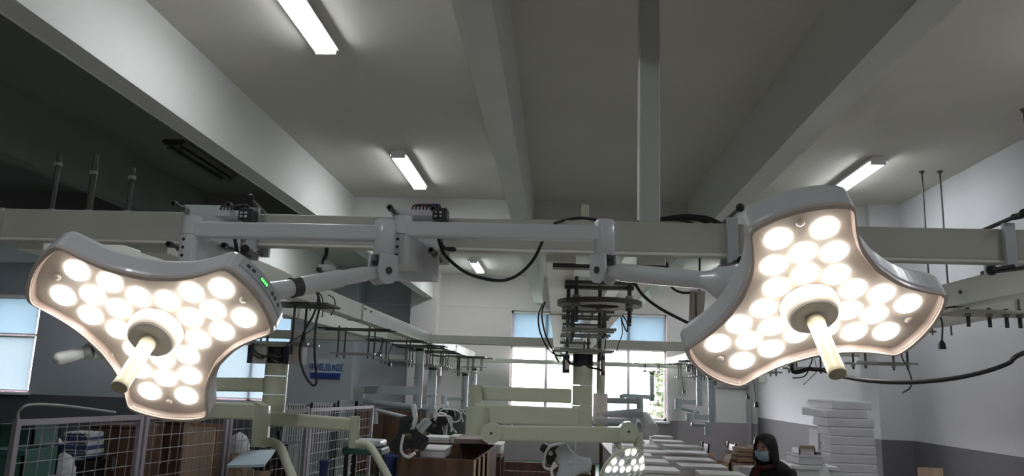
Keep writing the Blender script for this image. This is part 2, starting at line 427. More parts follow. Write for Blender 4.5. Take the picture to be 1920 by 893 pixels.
def led_head(parent, Rm, T, off, panel_petal=None):
    """the three-petal head, in its own frame: +z is the way the light goes"""
    O = MB(); _R = rings([(.034, 1, .006), (.026, 1, .009), (-.030, 1, .010), (-.045, .99, .006), (-.060, .93, 0), (-.070, .80, 0)])[:: -1]
    O.loft(_R, caps=False); O.add(_R[0], [tuple(reversed(range(len(_R[0]))))])
    # open towards the front: shell side walls and back, front closed by the light panel
    body = O.build('lamp_head', m_shell, parent, loc=(0, 0, 0), bevel=0)
    for p in body.data.polygons: p.use_smooth = False
    Mx = Matrix([[Rm[i][0], Rm[i][1], Rm[i][2], T[i]] for i in range(3)]+[[0, 0, 0, 1]])
    Mx.translation = Vector(T)-off
    body.matrix_local = Mx
    K = dict(loc=(0, 0, 0))
    lip = MB(); a = outline(1, .006); bI = outline(1, -.006)
    vs = [(x, y, .046) for x, y in a]+[(x, y, .048) for x, y in bI]+[(x, y, .034) for x, y in a]+[(x, y, .040) for x, y in bI]
    n = len(a)
    lip.add(vs, [(i, (i+1) % n, n+(i+1) % n, n+i) for i in range(n)]+[(2*n+i, 2*n+(i+1) % n, (i+1) % n, i) for i in range(n)]+[(n+i, n+(i+1) % n, 3*n+(i+1) % n, 3*n+i) for i in range(n)])
    lip.build('rim', m_lip, body, **K)
    b2 = outline(1, -.008); b3 = outline(1, -.012)
    MB().add([(x, y, .041) for x, y in b2]+[(x, y, .0215) for x, y in b3]+[(x, y, .041) for x, y in bI]+[(x, y, .0215) for x, y in bI], [(i, n+i, n+(i+1) % n, (i+1) % n) for i in range(n)]+[(2*n+i, i, (i+1) % n, 2*n+(i+1) % n) for i in range(n)]+[(2*n+i, 2*n+(i+1) % n, 3*n+(i+1) % n, 3*n+i) for i in range(n)]).build('inner_wall', m_inner, body, **K)
    MB().loft([[(x, y, .0205) for x, y in outline(1, -.007)], [(x, y, .0225) for x, y in outline(1, -.007)]]).build('light_panel', m_panel, body, **K)
    Z0 = .0235
    pr = None
    for k in range(3):
        a = AX-k*2*PI/3
        for (u, v) in LEDS:
            x, y = u*math.cos(a)-v*math.sin(a), u*math.sin(a)+v*math.cos(a)
            if pr is None:
                pr = MB().lathe([(.037, 0), (.0365, .002), (.0355, .003)], (0, 0, 0), (0, 0, 1), 24).build('led_lens', m_led, body, loc=(x, y, Z0))
            else:
                o = pr.copy(); COL.objects.link(o); o.location = (x, y, Z0)
    MB().loft([[(x, y, .0430) for x, y in outline(1, -.008)], [(x, y, .0442) for x, y in outline(1, -.008)]]).build('clear_cover', m_cover, body, **K)
    MB().lathe([(.084, .024), (.083, .050), (.078, .066), (.070, .074)], (0, 0, 0), (0, 0, 1), 40).build('hub', m_hub, body, **K)
    MB().lathe([(.069, .0742), (.066, .078), (.028, .079)], (0, 0, 0), (0, 0, 1), 40).build('hub_face', m_hubg, body, **K)
    h = MB().lathe([(.020, .079), (.0235, .083), (.0255, .098), (.0235, .115), (.0235, .27), (.0245, .283), (.0235, .285)], (0, 0, 0), (0, 0, 1), 32).build('handle', m_handle, body, **K)
    MB().lathe([(.0225, .2852), (.022, .2865)], (0, 0, 0), (0, 0, 1), 32).build('handle_end', m_handle_end, h, **K)
    for k in range(3):                                   # small screw domes near the tips
        a = AX-k*2*PI/3; x, y = -.325*math.sin(a), .325*math.cos(a)
        MB().lathe([(.012, 0), (.010, .004), (.004, .005)], (x, y, Z0), (0, 0, 1), 16).build('screw', m_lip, body, **K)
    if panel_petal is not None:
        k = panel_petal; a = AX-k*2*PI/3
        def tip(u, z, g):
            v = .387-.10*(u/.134)**2*.30+g
            return (u*math.cos(a)-v*math.sin(a), u*math.sin(a)+v*math.cos(a), z)
        def strip(u0, u1, z0, z1, g, name, mat, n=8):
            us = [u0+(u1-u0)*i/n for i in range(n+1)]
            r = [[tip(u, z0, g), tip(u, z1, g), tip(u, z1, g-.004), tip(u, z0, g-.004)] for u in us]
            return MB().loft(r).build(name, mat, body, **K)
        strip(-.11, .105, -.034, .012, .0135, 'control_panel', m_armB)
        strip(-.035, .0, -.018, .000, .0148, 'display', m_blackp, 2)
        for i in range(4): strip(-.033+i*.0085, -.027+i*.0085, -.015, -.003, .0155, 'digit', m_green, 1)
        for u in (-.085, -.065, .03, .05, .075): strip(u-.006, u+.006, -.016, -.004, .0150, 'button', m_plate, 1)
    return body
def bracket_arm(t, px, arm_to, plate, toward):
    """mounting plate clamped to the beam, bracket, pivot cylinder and the horizontal swing arm; all from photographed positions"""
    YC = 2.735 if px < 500 else 2.83
    x0, x1, zb, zt2 = plate
    MB().b(x0, x1, 2.972, 2.982, zb, zt2).build('mounting_plate', m_arm, t, bevel=.003)
    MB().b(x0+.01, x1+.02, 3.125, 3.135, GZ0-.05, zt2-.005).build('back_plate', m_arm, t, bevel=.003)
    for bx in (x0+.012, x1-.015):
        for bz in (zt2-.022, GZ0-.035):
            r = MB().cyl((bx, 2.86, bz), (bx, 3.18, bz), .007, n=10); r = r.build('clamp_bolt', m_rod, t)
            MB().hexn((bx, 2.945, bz), (bx, 2.972, bz), .015).build('nut', m_steel, r); MB().hexn((bx, 2.86, bz), (bx, 2.885, bz), .013).build('nut', m_rod, r)
    top = at(px, 407, Y=YC); mid = at(px, 441, Y=YC); bot = at(px, 499, Y=YC)
    cx = top.x; R = .036
    # lower bracket: half cylinder in front, flat cheeks back to the plate
    rs = []
    for z in (bot.z, mid.z-.002):
        pr = [(cx+R*math.cos(a), YC+R*math.sin(a), z) for a in [PI+PI*i/12 for i in range(13)]]
        pr += [(cx+R+.022, 2.972, z), (cx-R, 2.972, z)]
        rs.append(pr)
    b = MB().loft(rs).build('bracket', m_arm, t)
    for i in range(3):
        z = mid.z-.022-.030*i
        MB().cyl((cx-.008, YC-R-.0015, z), (cx-.008, YC-R+.006, z), .0055, n=12).build('screw_hole', m_black, b)
    MB().cyl((cx, YC, mid.z), (cx, YC, top.z), R, n=32).build('pivot', m_arm, t)
    e = at(arm_to, 430, Y=YC)
    za = at((px+arm_to)/2, 432, Y=YC-.03).z
    MB().bar((cx+.02, YC, za), (e.x-.01, YC, za), .060, .056).build('swing_arm', m_arm, t, bevel=.008)
    kt = at(arm_to, 412, Y=YC-.01).z; kb = at(arm_to, 479, Y=YC-.01).z
    MB().lathe([(.033, 0), (.038, .006), (.038, kt-kb-.008), (.031, kt-kb)], (e.x, YC, kb), (0, 0, 1), 32).build('knuckle', m_arm, t)
    yk = kb-.002
    hd = Vector((toward.x-e.x, toward.y-YC, 0)).normalized(); pd = Vector((-hd.y, hd.x, 0)); ec = Vector((e.x, YC, yk))
    for s in (-1, 1):
        prof = [(-.038, .005), (.036, .005), (.040, -.05), (.030, -.088), (.004, -.104), (-.024, -.098), (-.042, -.065)]
        MB().loft([[ec+pd*(s*o)+hd*u+Vector((0, 0, w)) for u, w in prof] for o in (.024, .036)]).build('yoke', m_arm, t, bevel=.004)
    MB().cyl(ec-pd*.040+Vector((0, 0, -.055)), ec+pd*.040+Vector((0, 0, -.055)), .013).build('hinge_pin', m_rod, t)
    MB().bar(ec+hd*-.01+Vector((0, 0, -.012)), ec+hd*.035+Vector((0, 0, -.03)), .03, .018).build('stop_block', m_rod, t)
    # wiring block on top of the bracket
    ez = at(px+30, 404, Y=2.94).z
    MB().b(cx+.0, cx+.105, 2.90, 2.965, ez-.010, ez+.014).build('terminal_block', m_foamg, t, bevel=.002)
    w = MB().b(cx+.10, cx+.155, 2.895, 2.965, ez-.024, ez+.022).build('connector', m_blackp, t, bevel=.003)
    for i in range(2):
        for j in range(2): MB().b(cx+.108+.018*i, cx+.118+.018*i, 2.893, 2.896, ez-.014+.014*j, ez-.006+.014*j).build('socket', m_foamg, w)
    for i in range(6):
        MB().tube([(cx+.015+.014*i, 2.93, ez+.012), (cx+.018+.014*i, 2.925, ez+.034), (cx+.06+.012*i, 2.93, ez+.040), (cx+.12, 2.93, ez+.022-.004*i)], .0042, n=6, sub=4).build('wire', [m_black, m_rod, m_black][i % 3] if px < 500 else [pbr('red_wire', (.12, .01, .01), .5), m_black, pbr('blue_wire', (.02, .03, .12), .5)][i % 3], t)
    return Vector((e.x, YC, yk-.055))
H2R = [[.9968, .0406, .0688], [.0747, -.7800, -.6213], [.0284, .6245, -.7805]]; H2T = (.7302, 2.3124, .2633+CZ)
H1R = [[.8382, -.5446, .0267], [-.3631, -.5940, -.7179], [.4069, .5921, -.6956]]; H1T = (-1.2687, 2.3908, .1380+CZ)
# left lamp
t = thing('surgical_light', 'left lit three-petal surgical lamp with green display, arm from the left plate', 'surgical lamp', (-1.4, 2.9, GZ0))
off = WORLD[t.name]
pl = at(346, 384, Y=2.975); pr_ = at(457, 388, Y=2.975)
P1 = bracket_arm(t, 362, 722, (pl.x, pr_.x, at(400, 500, Y=2.975).z, pl.z), at(487, 551, Y=2.36))
led_head(t, H1R, (H1T[0]-.0267*.0235, H1T[1]+.7179*.0235, H1T[2]+.6956*.0235), off, 1)
A0 = P1+Vector((-.01, 0, 0)); A2 = at(487, 551, Y=2.36); A1 = A0.lerp(A2, .42); A1b = A0.lerp(A2, .70); A1c = A0.lerp(A2, .765)
MB().cyl(A0, A0.lerp(A2, .16), .018, .027).cyl(A0.lerp(A2, .15), A0.lerp(A2, .40), .027, .027).build('arm_end', m_arm, t)
MB().cyl(A0.lerp(A2, .36), A1b, .031, .031, n=28).build('spring_arm', m_arm, t)
MB().cyl(A1b, A1c, .0335, .0335, n=28).build('arm_ring', m_rod, t)
MB().cyl(A1c, A2, .028, .034, n=28).build('arm_coupling', m_arm, t)
D1 = at(172, 657, Y=2.44); D2 = at(112, 672, Y=2.40); D0 = at(215, 655, Y=2.50)
g = MB().cyl(D0, D1, .034, .030).cyl(D1, D1.lerp(D2, .25), .030, .019).cyl(D1.lerp(D2, .25), D2, .019, .0205).ball(D2, .0205).build('side_grip', m_armB, t)
MB().cyl(D0.lerp(D1, .1), D0.lerp(D1, .35), .038, .038).build('grip_collar', m_white, g)
MB().tube([D0, at(260, 640, Y=2.62), at(360, 570, Y=2.60), A2], .022, n=14, sub=8).build('rear_yoke', m_arm, t)
# right lamp
t = thing('surgical_light', 'right lit three-petal surgical lamp, its arm from the middle plate', 'surgical lamp', (0, 2.9, GZ0))
off = WORLD[t.name]
pl = at(737, 391, Y=2.975); pr_ = at(828, 394, Y=2.975)
P2 = bracket_arm(t, 756, 1134, (pl.x, pr_.x, at(800, 529, Y=2.975).z, pl.z), at(1330, 527, Y=2.45))
q = at(815, 523, Y=2.969)
MB().cyl((q.x, 2.969, q.z), (q.x, 2.9725, q.z), .011, n=20).build('plate_hole', m_white, t)
led_head(t, H2R, (H2T[0]-.0688*.0235, H2T[1]+.6213*.0235, H2T[2]+.7805*.0235), off)
B0 = P2+Vector((.01, 0, 0)); B2 = at(1398, 540, Y=2.36); B1 = at(1330, 527, Y=2.45)
MB().cyl(B0, B0.lerp(B1, .18), .017, .032).cyl(B0.lerp(B1, .17), B1, .033, .029, n=28).build('spring_arm', m_arm, t)
MB().lathe([(.029, -.02), (.034, .0), (.053, .045), (.060, .075), (.060, .12), (.054, .13)], B1, B2-B1, 32).build('arm_cone', m_arm, t)
MB().tube([B1.lerp(B2, .8), at(1440, 520, Y=2.56), at(1560, 540, Y=2.62), at(1660, 560, Y=2.48)], .022, n=14, sub=8).build('rear_yoke', m_arm, t)
# ------------------------------------------------------------------ things on the front beam
def clamp(x, label, knobs):
    t = thing('beam_clamp', label, 'clamp', (x, 2.98, GZ0))
    MB().b(x-.020, x+.020, 2.975, 2.998, GZ0-.035, GZ1+.02).build('front_bar', m_armB, t, bevel=.002)
    MB().b(x-.020, x+.020, 3.122, 3.142, GZ0-.035, GZ1+.02).build('back_bar', m_armB, t, bevel=.002)
    for z, s in ((GZ1+.028, 1), (GZ0-.028, -1)):
        r = MB().cyl((x+.01, 2.90, z+.012*s), (x-.012, 3.17, z-.006*s), .008, n=10).build('clamp_bolt', m_rod, t)
        MB().ball((x+.012, 2.90, z+.012*s), .017, n=12, m=8).build('knob', m_black, r)
    if knobs:
        MB().cyl((x-.09, 2.95, GZ0-.045), (x-.01, 2.955, GZ0-.03), .010, n=10).build('handle_rod', m_black, t)
        MB().ball((x-.095, 2.95, GZ0-.047), .018, n=12, m=8).build('handle_rod', m_black, t)
        MB().cyl((x-.0, 2.95, GZ1+.035), (x+.09, 2.95, GZ1+.06), .012, .016, n=10).build('handle_rod', m_black, t)
clamp(at(1374, 450, Y=2.98).x, 'grey clamp on the front beam just left of the right lamp head', False)
clamp(at(1895, 460, Y=2.98).x, 'grey clamp with black handles on the front beam by the right edge', True)
clamp(at(472, 440, Y=2.98).x, 'grey clamp on the front beam beside the left mounting plate', False)
def stud(px, ytop, label, sleeve):
    p = at(px, ytop, Y=3.06)
    x = p.x
    t = thing('threaded_rod', label, 'threaded rod', (x, 3.06, GZ1), group=None)
    MB().cyl((x, 3.06, GZ1), (x, 3.06, p.z), .0095, n=12).build('rod', m_rod, t)
    if sleeve: MB().cyl((x, 3.06, GZ1), (x, 3.06, p.z-.04), .013, n=12).build('sleeve', m_plate, t)
    MB().hexn((x, 3.06, p.z-.050-.04*sleeve), (x, 3.06, p.z-.036-.04*sleeve), .018).build('nut', m_steel, t)
    MB().hexn((x, 3.06, GZ1), (x, 3.06, GZ1+.014), .018).build('nut', m_steel, t)
stud(112, 290, 'leftmost threaded rod standing on the front beam', 0)
stud(181, 289, 'thicker sleeved rod standing on the front beam, between two thin ones', 1)
stud(250, 315, 'shortest threaded rod on the front beam, nearest the left mounting plate', 0)
p0 = at(1097, 385, Y=3.07)
t = thing('tube_stub', 'short cream tube stub on top of the front beam behind the cable loop', 'tube', (p0.x, 3.07, GZ1))
MB().b(p0.x-.014, p0.x+.014, 3.055, 3.085, GZ1, p0.z).build('tube', m_armG, t, bevel=.003)
MB().b(p0.x-.025, p0.x+.025, 3.04, 3.10, GZ1, GZ1+.006).build('foot', m_armG, t)
for px, py, lab in ((1728, 322, 'thin ceiling rod over the right beams, the left one of a close pair'), (1762, 322, 'thin ceiling rod over the right beams, the right one of a close pair'), (1920, 206, 'thin ceiling rod cut by the right edge of the photo')):
    p = at(px, py, Z=2.245)
    t = thing('ceiling_rod', lab, 'rod', (p.x, p.y, H))
    MB().cyl((p.x, p.y, LZ1-.02), (p.x, p.y, H), .0085, n=10).build('rod', m_rod, t)
    MB().lathe([(.03, 0), (.02, -.02), (.01, -.03)], (p.x, p.y, H), (0, 0, 1), 14).build('ceiling_rose', m_rod, t)

def cable(pts, r, label, cat='cable', mat=None, name='cable', group=None, sub=8):
    o = MB().tube(pts, r, n=8, sub=sub).build(name, mat or m_black)
    return tag(o, label, cat, group)
def P(Y, *xy): return [at(x, y, Y=Y) for x, y in xy]
cable(P(2.93, (822, 448), (834, 478), (868, 508), (905, 522), (944, 526), (975, 513), (1000, 487), (1016, 455), (1018, 448)), .0062, 'black cable hanging in a deep loop under the swing arm of the right lamp')
cable([at(1040, 419, Y=2.95), at(1065, 412, Y=3.02), at(1092, 409, Y=3.03), at(1118, 412, Y=2.99)], .0062, 'short black cable arch on top of the front beam left of the knuckle')
cable(P(3.0, (822, 449), (832, 464), (846, 469), (853, 468), (846, 466), (832, 467)), .007, 'small black cable end curl by the middle mounting plate')
mb = MB()
for k, (a, b, hh) in enumerate(((1193, 1345, 9), (1205, 1330, 6), (1215, 1352, 12), (1195, 1300, 4))):
    mb = MB().tube([at(a, 417, Y=3.03+.02*k), at(a+(b-a)*.25, 417-hh*.75, Y=3.04+.02*k), at((a+b)/2, 416-hh, Y=3.05+.02*k), at(a+(b-a)*.8, 417-hh*.8, Y=3.04+.02*k), at(b, 419, Y=3.03+.02*k)], .0055, n=8)
    if k == 0: coil = tag(mb.build('cable_coil', m_black), 'loose coil of black cable lying on the front beam under the ceiling post', 'cable')
    else: mb.build('cable_turn', m_black, coil)
tag(MB().tube(P(2.84, (440, 446), (444, 470), (447, 496), (447, 520)), .0075, n=8).build('cable', m_black), 'black cable running down behind the left lamp head', 'cable')
cable(P(3.05, (1185, 522), (1205, 553), (1235, 577), (1270, 596), (1306, 613)), .006, 'black cable sloping down to the hanging transformer')
cable(P(3.15, (1250, 492), (1252, 505), (1257, 535), (1275, 548), (1300, 549)), .005, 'thin black cable curling from the beam into the transformer')
cable([Vector((1.02, 3.06, GZ0+.003)), Vector((1.0, 2.9, GZ0-.12)), at(1486, 683, Y=2.6), at(1520, 692, Y=2.55), at(1545, 695, Y=2.5), at(1585, 707, Y=2.45), at(1640, 715, Y=2.4), at(1710, 717, Y=2.4), at(1780, 711, Y=2.4), at(1840, 699, Y=2.4), at(1890, 682, Y=2.4), at(1935, 656, Y=2.4), Vector((2.0, 2.75, CZ+.32)), Vector((2.15, 3.06, GZ0+.003))], .0068, 'thick black cable sagging across the photo below the right lamp')
tr = thing('hanging_transformer', 'small grey transformer box hanging behind the arm of the right lamp', 'transformer', at(1310, 578, Y=3.12))
a, b = at(1297, 545, Y=3.1), at(1323, 608, Y=3.1)
MB().loft([[(a.x, 3.09, a.z), (b.x, 3.09, a.z-.004), (b.x, 3.15, a.z-.004), (a.x, 3.15, a.z)], [(a.x-.006, 3.09, b.z), (b.x-.012, 3.09, b.z-.004), (b.x-.012, 3.15, b.z-.004), (a.x-.006, 3.15, b.z)]][::-1]).build('case', pbr('taupe_case', (.38, .34, .29), .5), tr, bevel=.004)
MB().b(a.x+.012, a.x+.016, 3.085, 3.09, b.z+.01, a.z-.01).build('seam', m_plate, tr)
MB().cyl((b.x-.02, 3.12, a.z-.01), (b.x-.02, 3.10, GZ0), .004, n=8).build('cord', m_black, tr)
t = thing('power_adapter', 'small dark adapter with a black cord behind the left spring arm', 'adapter', at(612, 503, Y=3.07))
q = at(612, 503, Y=3.07)
MB().b(q.x-.028, q.x+.028, 3.045, 3.10, q.z-.012, q.z+.012).build('case', m_foamg, t, bevel=.004)
MB().b(q.x-.032, q.x-.012, 3.04, 3.105, q.z-.018, q.z-.002).build('socket', m_blackp, t)
MB().tube(P(3.07, (613, 462), (611, 480), (605, 490), (606, 500)), .008, n=8, rs=lambda u: .008 if u < .6 else .005).build('cord', m_black, t)

# ------------------------------------------------------------------ hanging frames under the beams
def hanger_proto(w, d, drop, wide=.36, bars=True):
    """local frame: z=0 is the underside of the beams"""
    t = thing('hanger_frame', '', 'hanging frame')
    K = dict(loc=(0, 0, 0))
    for y in (-d/2, d/2):
        MB().b(-wide, wide, y-.022, y+.022, -.014, -.001).build('top_plate', m_plate, t, **K)
        for x in (-w/2, w/2):
            r = MB().cyl((x, y, -drop-.05), (x, y, .02), .0085, n=8).build('rod', m_rod, t, **K)
            n = MB()
            n.hexn((x, y, -drop-.030), (x, y, -drop-.016), .016)
            n.build('nut', m_steel, r, **K)
        if bars: MB().b(-w/2-.07, w/2+.07, y-.016, y+.016, -drop-.014, -drop+.002).build('crossbar', m_steel, t, **K)
    return t
BZ = LZ0
hp = hanger_proto(.30, .24, .24)
spots = [(-1.99, 7.6, 'hanging frame of four rods under the left row, just right of the wall sign'),
         (-1.99, 9.5, 'hanging frame under the left row, just before the cross beam'),
         (-1.99, 11.3, 'hanging frame under the left row, first past the cross beam'),
         (-1.99, 12.9, 'hanging frame under the left row, second past the cross beam'),
         (-1.99, 14.4, 'hanging frame under the left row, farthest of the row'),
         (2.40, 6.0, 'hanging frame of four rods below the right lamp, nearest its right petal'),
         (2.38, 7.6, 'hanging frame of four rods under the right row, behind the pale lamp handle'),
         (2.38, 9.4, 'hanging frame hidden behind the right lamp, before the cross beam'),
         (2.38, 11.2, 'hanging frame under the right row just past the cross beam'),
         (2.38, 13.0, 'hanging frame under the right row, before the window corner'),
         (2.38, 14.6, 'hanging frame under the right row, farthest by the window')]
for i, (x, y, lab) in enumerate(spots):
    if i == 0: hp.location = (x, y, BZ); hp['label'] = lab
    else: dup(hp, (x, y, BZ), lab)
hc = hanger_proto(.20, .2, .13, wide=.17)
for i, (y, lab) in enumerate([(5.0, 'short hanging frame in the centre row, first behind the round steel plate'), (5.55, 'short hanging frame in the centre row, second behind the round steel plate'), (7.6, 'short hanging frame in the centre row, behind the centre column'), (8.8, 'short hanging frame in the centre row, farthest before the cross beam')]):
    if i == 0: hc.location = (.19, y, BZ); hc['label'] = lab
    else: dup(hc, (.19, y, BZ), lab)
# round plate on six rods
cx, cyy, dz = .195, 3.78, CZ+.405
t = thing('round_hanger', 'dark round steel plate with a hole, hung on rods behind the right knuckle', 'hanging plate', (cx, cyy, dz))
n = 48; vs = []
for z in (dz-.012, dz+.012):
    for rr in (.205, .095): vs += [(cx+rr*math.cos(2*PI*i/n), cyy+rr*math.sin(2*PI*i/n), z) for i in range(n)]
fs = []
for i in range(n):
    j = (i+1) % n
    fs += [(i, n+i, n+j, j), (2*n+i, 2*n+j, 3*n+j, 3*n+i), (i, j, 2*n+j, 2*n+i), (n+i, 3*n+i, 3*n+j, n+j)]
MB().add(vs, fs).build('disc', m_plate, t)
for x, y in ((cx-.115, 3.66), (cx+.135, 3.66), (cx-.15, 3.84), (cx+.15, 3.84), (cx+.01, 3.93)):
    r = MB().cyl((x, y, dz-.10), (x, y, LZ0+.02), .0095, n=10).build('rod', m_rod, t)
    MB().hexn((x, y, dz-.028), (x, y, dz-.0125), .019).build('nut', m_steel, r)
    MB().hexn((x, y, dz+.0125), (x, y, dz+.028), .019).build('nut', m_steel, r)
MB().b(cx-.17, cx+.17, 3.64, 3.69, LZ0-.016, LZ0).build('top_bar', m_plate, t)
MB().b(cx-.17, cx+.17, 3.82, 3.87, LZ0-.016, LZ0).build('top_bar', m_plate, t)
tag(MB().b(-.03, .44, 3.14, 3.20, LZ0-.018, LZ0-.002).build('flat_bar', m_plate), 'dark flat steel bar under the centre row right behind the front beam', 'steel bar')
for y, lab in ((4.35, 'steel bar bolted under the centre row, first past the round plate'), (4.62, 'steel bar bolted under the centre row, second past the round plate'), (6.9, 'steel bar bolted under the centre row behind the column')):
    tag(MB().b(.04, .34, y, y+.06, LZ0-.018, LZ0-.002).build('flat_bar', m_plate), lab, 'steel bar')
# slab with bolts under the right row
t = thing('bolted_slab', 'cream steel slab with bolts pointing down under the right beams', 'steel slab', (2.35, 4.1, CZ+.47))
MB().b(1.96, 2.75, 3.98, 4.16, CZ+.438, CZ+.452).build('slab', m_gantry, t, bevel=.003)
MB().b(1.98, 2.70, 4.26, 4.34, CZ+.45, CZ+.47).build('slab', m_gantry, t, bevel=.003)
for px in (1815, 1855, 1887, 1912):
    q = at(px, 595, Y=4.05)
    r = MB().cyl((q.x, 4.05, CZ+.37), (q.x, 4.05, CZ+.466), .0095, n=10).build('rod', m_rod, t)
    MB().hexn((q.x, 4.05, CZ+.422), (q.x, 4.05, CZ+.437), .018).build('nut', m_steel, r)
# end cap of the right inner beam
t = thing('beam_sleeve', 'white sleeve with two black screws on the right inner beam beside the right lamp', 'beam sleeve', (2.12, 4.75, LZ0))
MB().b(2.118, 2.262, 4.50, 5.05, LZ0-.008, LZ1+.008).build('sleeve', m_gantryW, t, bevel=.004)
for px, py in ((1773, 557), (1800, 548)):
    q = at(px, py, X=2.116)
    MB().cyl((2.114, q.y, q.z), (2.12, q.y, q.z), .011, n=12).build('screw', m_black, t)
# dangling plugs
def plug(pts, Y, label, r=.0045, size=1.0):
    pp = P(Y, *pts)
    bx = min((-2.27, -1.72, 0, .37, 2.19, 2.61), key=lambda v: abs(v-pp[0].x))
    pp = [Vector((bx, Y, LZ0+.005)), Vector((pp[0].x, Y, LZ0-.02))]+[p for p in pp[1:]]
    t = thing('hanging_plug', label, 'power plug', pp[0])
    MB().tube(pp, r, n=7).build('cord', m_black, t)
    e = pp[-1]; s = size
    MB().loft([[e+Vector((x*.013*s*k, y*.009*s*k, z)) for x, y in ((-1, -1), (1, -1), (1, 1), (-1, 1))] for k, z in ((.45, .012*s), (1, -.004*s), (1.25, -.034*s))][::-1]).build('plug_body', m_blackp, t)
    for i in (-1, 0, 1): MB().b(e.x-.024*s, e.x-.011*s, e.y-.001+.004*i, e.y+.001+.004*i, e.z-.02*s+.010*s*i-.001, e.z-.02*s+.010*s*i+.002).build('pin', m_steel, t)
plug([(1765, 588), (1767, 610), (1766, 643)], 4.3, 'black three-pin plug hanging under the right beams against the white wall', size=1.0)
plug([(1396, 668), (1402, 700), (1402, 742)], 9.7, 'black plug on a cord below the right lamp, the upper of two', size=1.2)
plug([(1408, 668), (1413, 710), (1418, 756)], 9.6, 'black plug on a cord below the right lamp, the lower of two', size=1.5)
plug([(1279, 688), (1279, 705), (1282, 733)], 13.0, 'tiny plug dangling under the far right row by the window', size=1.2)
plug([(1335, 700), (1336, 720), (1336, 736)], 12.0, 'black plug hanging beside the far right column', size=1.5)
plug([(718, 640), (714, 650), (712, 662)], 8.8, 'black plug hanging under the left row right of the first frame', size=1.3)
plug([(735, 640), (728, 665), (731, 680)], 9.3, 'black plug hanging under the left row, before the cross beam', size=1.3)
cable(P(5.0, (590, 543), (597, 556), (588, 590), (569, 625), (562, 665), (570, 700), (585, 722), (593, 718), (592, 695), (590, 660), (592, 610), (600, 570), (592, 545)), .0075, 'long black cable loop hanging from the left row in front of the wall sign')
cable(P(5.0, (592, 545), (603, 556), (606, 575), (604, 595)), .004, 'thin grey cord over the left row beam, beside the black cable loop')
cable(P(5.4, (615, 553), (626, 560), (628, 575), (620, 592)), .004, 'thin brown cord over the left row beam')
cable(P(4.9, (537, 647), (556, 634), (580, 622), (592, 612)), .003, 'thin dark cord running up from the left column to the beam')
cable(P(5.8, (1020, 568), (1010, 590), (1012, 620), (1025, 650), (1040, 665), (1055, 668)), .006, 'grey cord hanging left of the centre row, outer one')
cable(P(5.6, (1022, 566), (1016, 590), (1022, 625), (1035, 655), (1048, 680)), .006, 'grey cord hanging left of the centre row, inner one')
cable(P(5.6, (1162, 588), (1170, 612), (1176, 622), (1176, 606), (1166, 590)), .005, 'thin grey cord loop hanging right of the centre row')
cable(P(6.2, (1165, 600), (1167, 625), (1160, 645), (1156, 662)), .004, 'thin cord dropping from the grey loop right of the centre row')
cable(P(6.2, (1130, 625), (1135, 635), (1134, 655)), .005, 'short grey cord behind the centre column power box')
cable([Vector((2.19, 5.0, LZ0+.005))]+P(5.0, (1690, 660), (1702, 690), (1709, 712), (1706, 728), (1692, 737)), .005, 'thin brown cord curling in front of the grey column by the foam tower', mat=m_plate)
cable([Vector((2.19, 7.4, LZ0+.005))]+P(7.4, (1521, 668), (1517, 690), (1508, 706), (1486, 709)), .006, 'grey cord curling left from the frame behind the pale handle')
cable([Vector((2.25, 7.2, LZ0+.005))]+P(7.2, (1531, 690), (1522, 706), (1506, 722)), .005, 'pale thin cord hanging below the frame behind the pale handle', mat=m_foamg)

# ------------------------------------------------------------------ pendant columns with arms
def tri_head(parent, c, size, nrm, roll, face, back, leds=True, name='lamp_head'):
    """a small three-petal head; nrm is the way the light goes"""
    nrm = Vector(nrm).normalized(); a, b = basis(nrm)
    a2 = a*math.cos(roll)+b*math.sin(roll); b2 = nrm.cross(a2)
    f = size/.39; c = Vector(c)
    def R_(z, s): return [c+a2*(x*f)+b2*(y*f)+nrm*z*f for x, y in outline(s)]
    o = MB().loft([R_(-.075, .72), R_(-.06, .93), R_(-.03, 1), R_(.015, 1)]).build(name, back, parent)
    MB().loft([R_(.0155, .96), R_(.020, .96)]).build('light_panel', face, o)
    if leds:
        for k in range(3):
            an = AX-k*2*PI/3
            for u, v in LEDS:
                x, y = u*math.cos(an)-v*math.sin(an), u*math.sin(an)+v*math.cos(an)
                p = c+a2*(x*f)+b2*(y*f)+nrm*.0205*f
                MB().cyl(p, p+nrm*.006, .036*f, .033*f, n=12).build('led_lens', leds if leds is not True else m_blackp, o)
    MB().lathe([(.075*f, .02*f), (.07*f, .05*f), (.03*f, .055*f), (.024*f, .06*f), (.022*f, .16*f)], c, nrm, 20).build('hub', back, o)
    return o
def column_top(t, x, y, z1, zb, r, mat, top=BZ, seams=(), hous=.09):
    for sx in (-1, 1):
        for sy in (-1, 1):
            rd = MB().cyl((x+sx*.13, y+sy*.12, z1-.06), (x+sx*.13, y+sy*.12, top), .0085, n=8).build('rod', m_rod, t)
            MB().hexn((x+sx*.13, y+sy*.12, z1+.02), (x+sx*.13, y+sy*.12, z1+.034), .017).build('nut', m_steel, rd)
    for sy in (-1, 1): MB().b(x-.24, x+.24, y+sy*.12-.02, y+sy*.12+.02, z1+.004, z1+.018).build('crossbar', m_steel, t)
    tw = .17 if abs(x-.2) < .1 else .36
    MB().b(x-tw, x+tw, y-.16, y+.16, top-.016, top-.001).build('top_plate', m_plate, t)
    MB().cyl((x, y, z1-.012), (x, y, z1+.002), r*1.5, n=32).build('flange', m_armG, t)
    MB().cyl((x, y, z1-hous), (x, y, z1-.012), r*1.02, n=28).build('motor_housing', m_blackp, t)
    zz = [z1-hous]+list(seams)+[zb]
    for a, b in zip(zz[:-1], zz[1:]): MB().cyl((x, y, b+.002), (x, y, a-.002), r, n=32).build('column_section', mat, t)
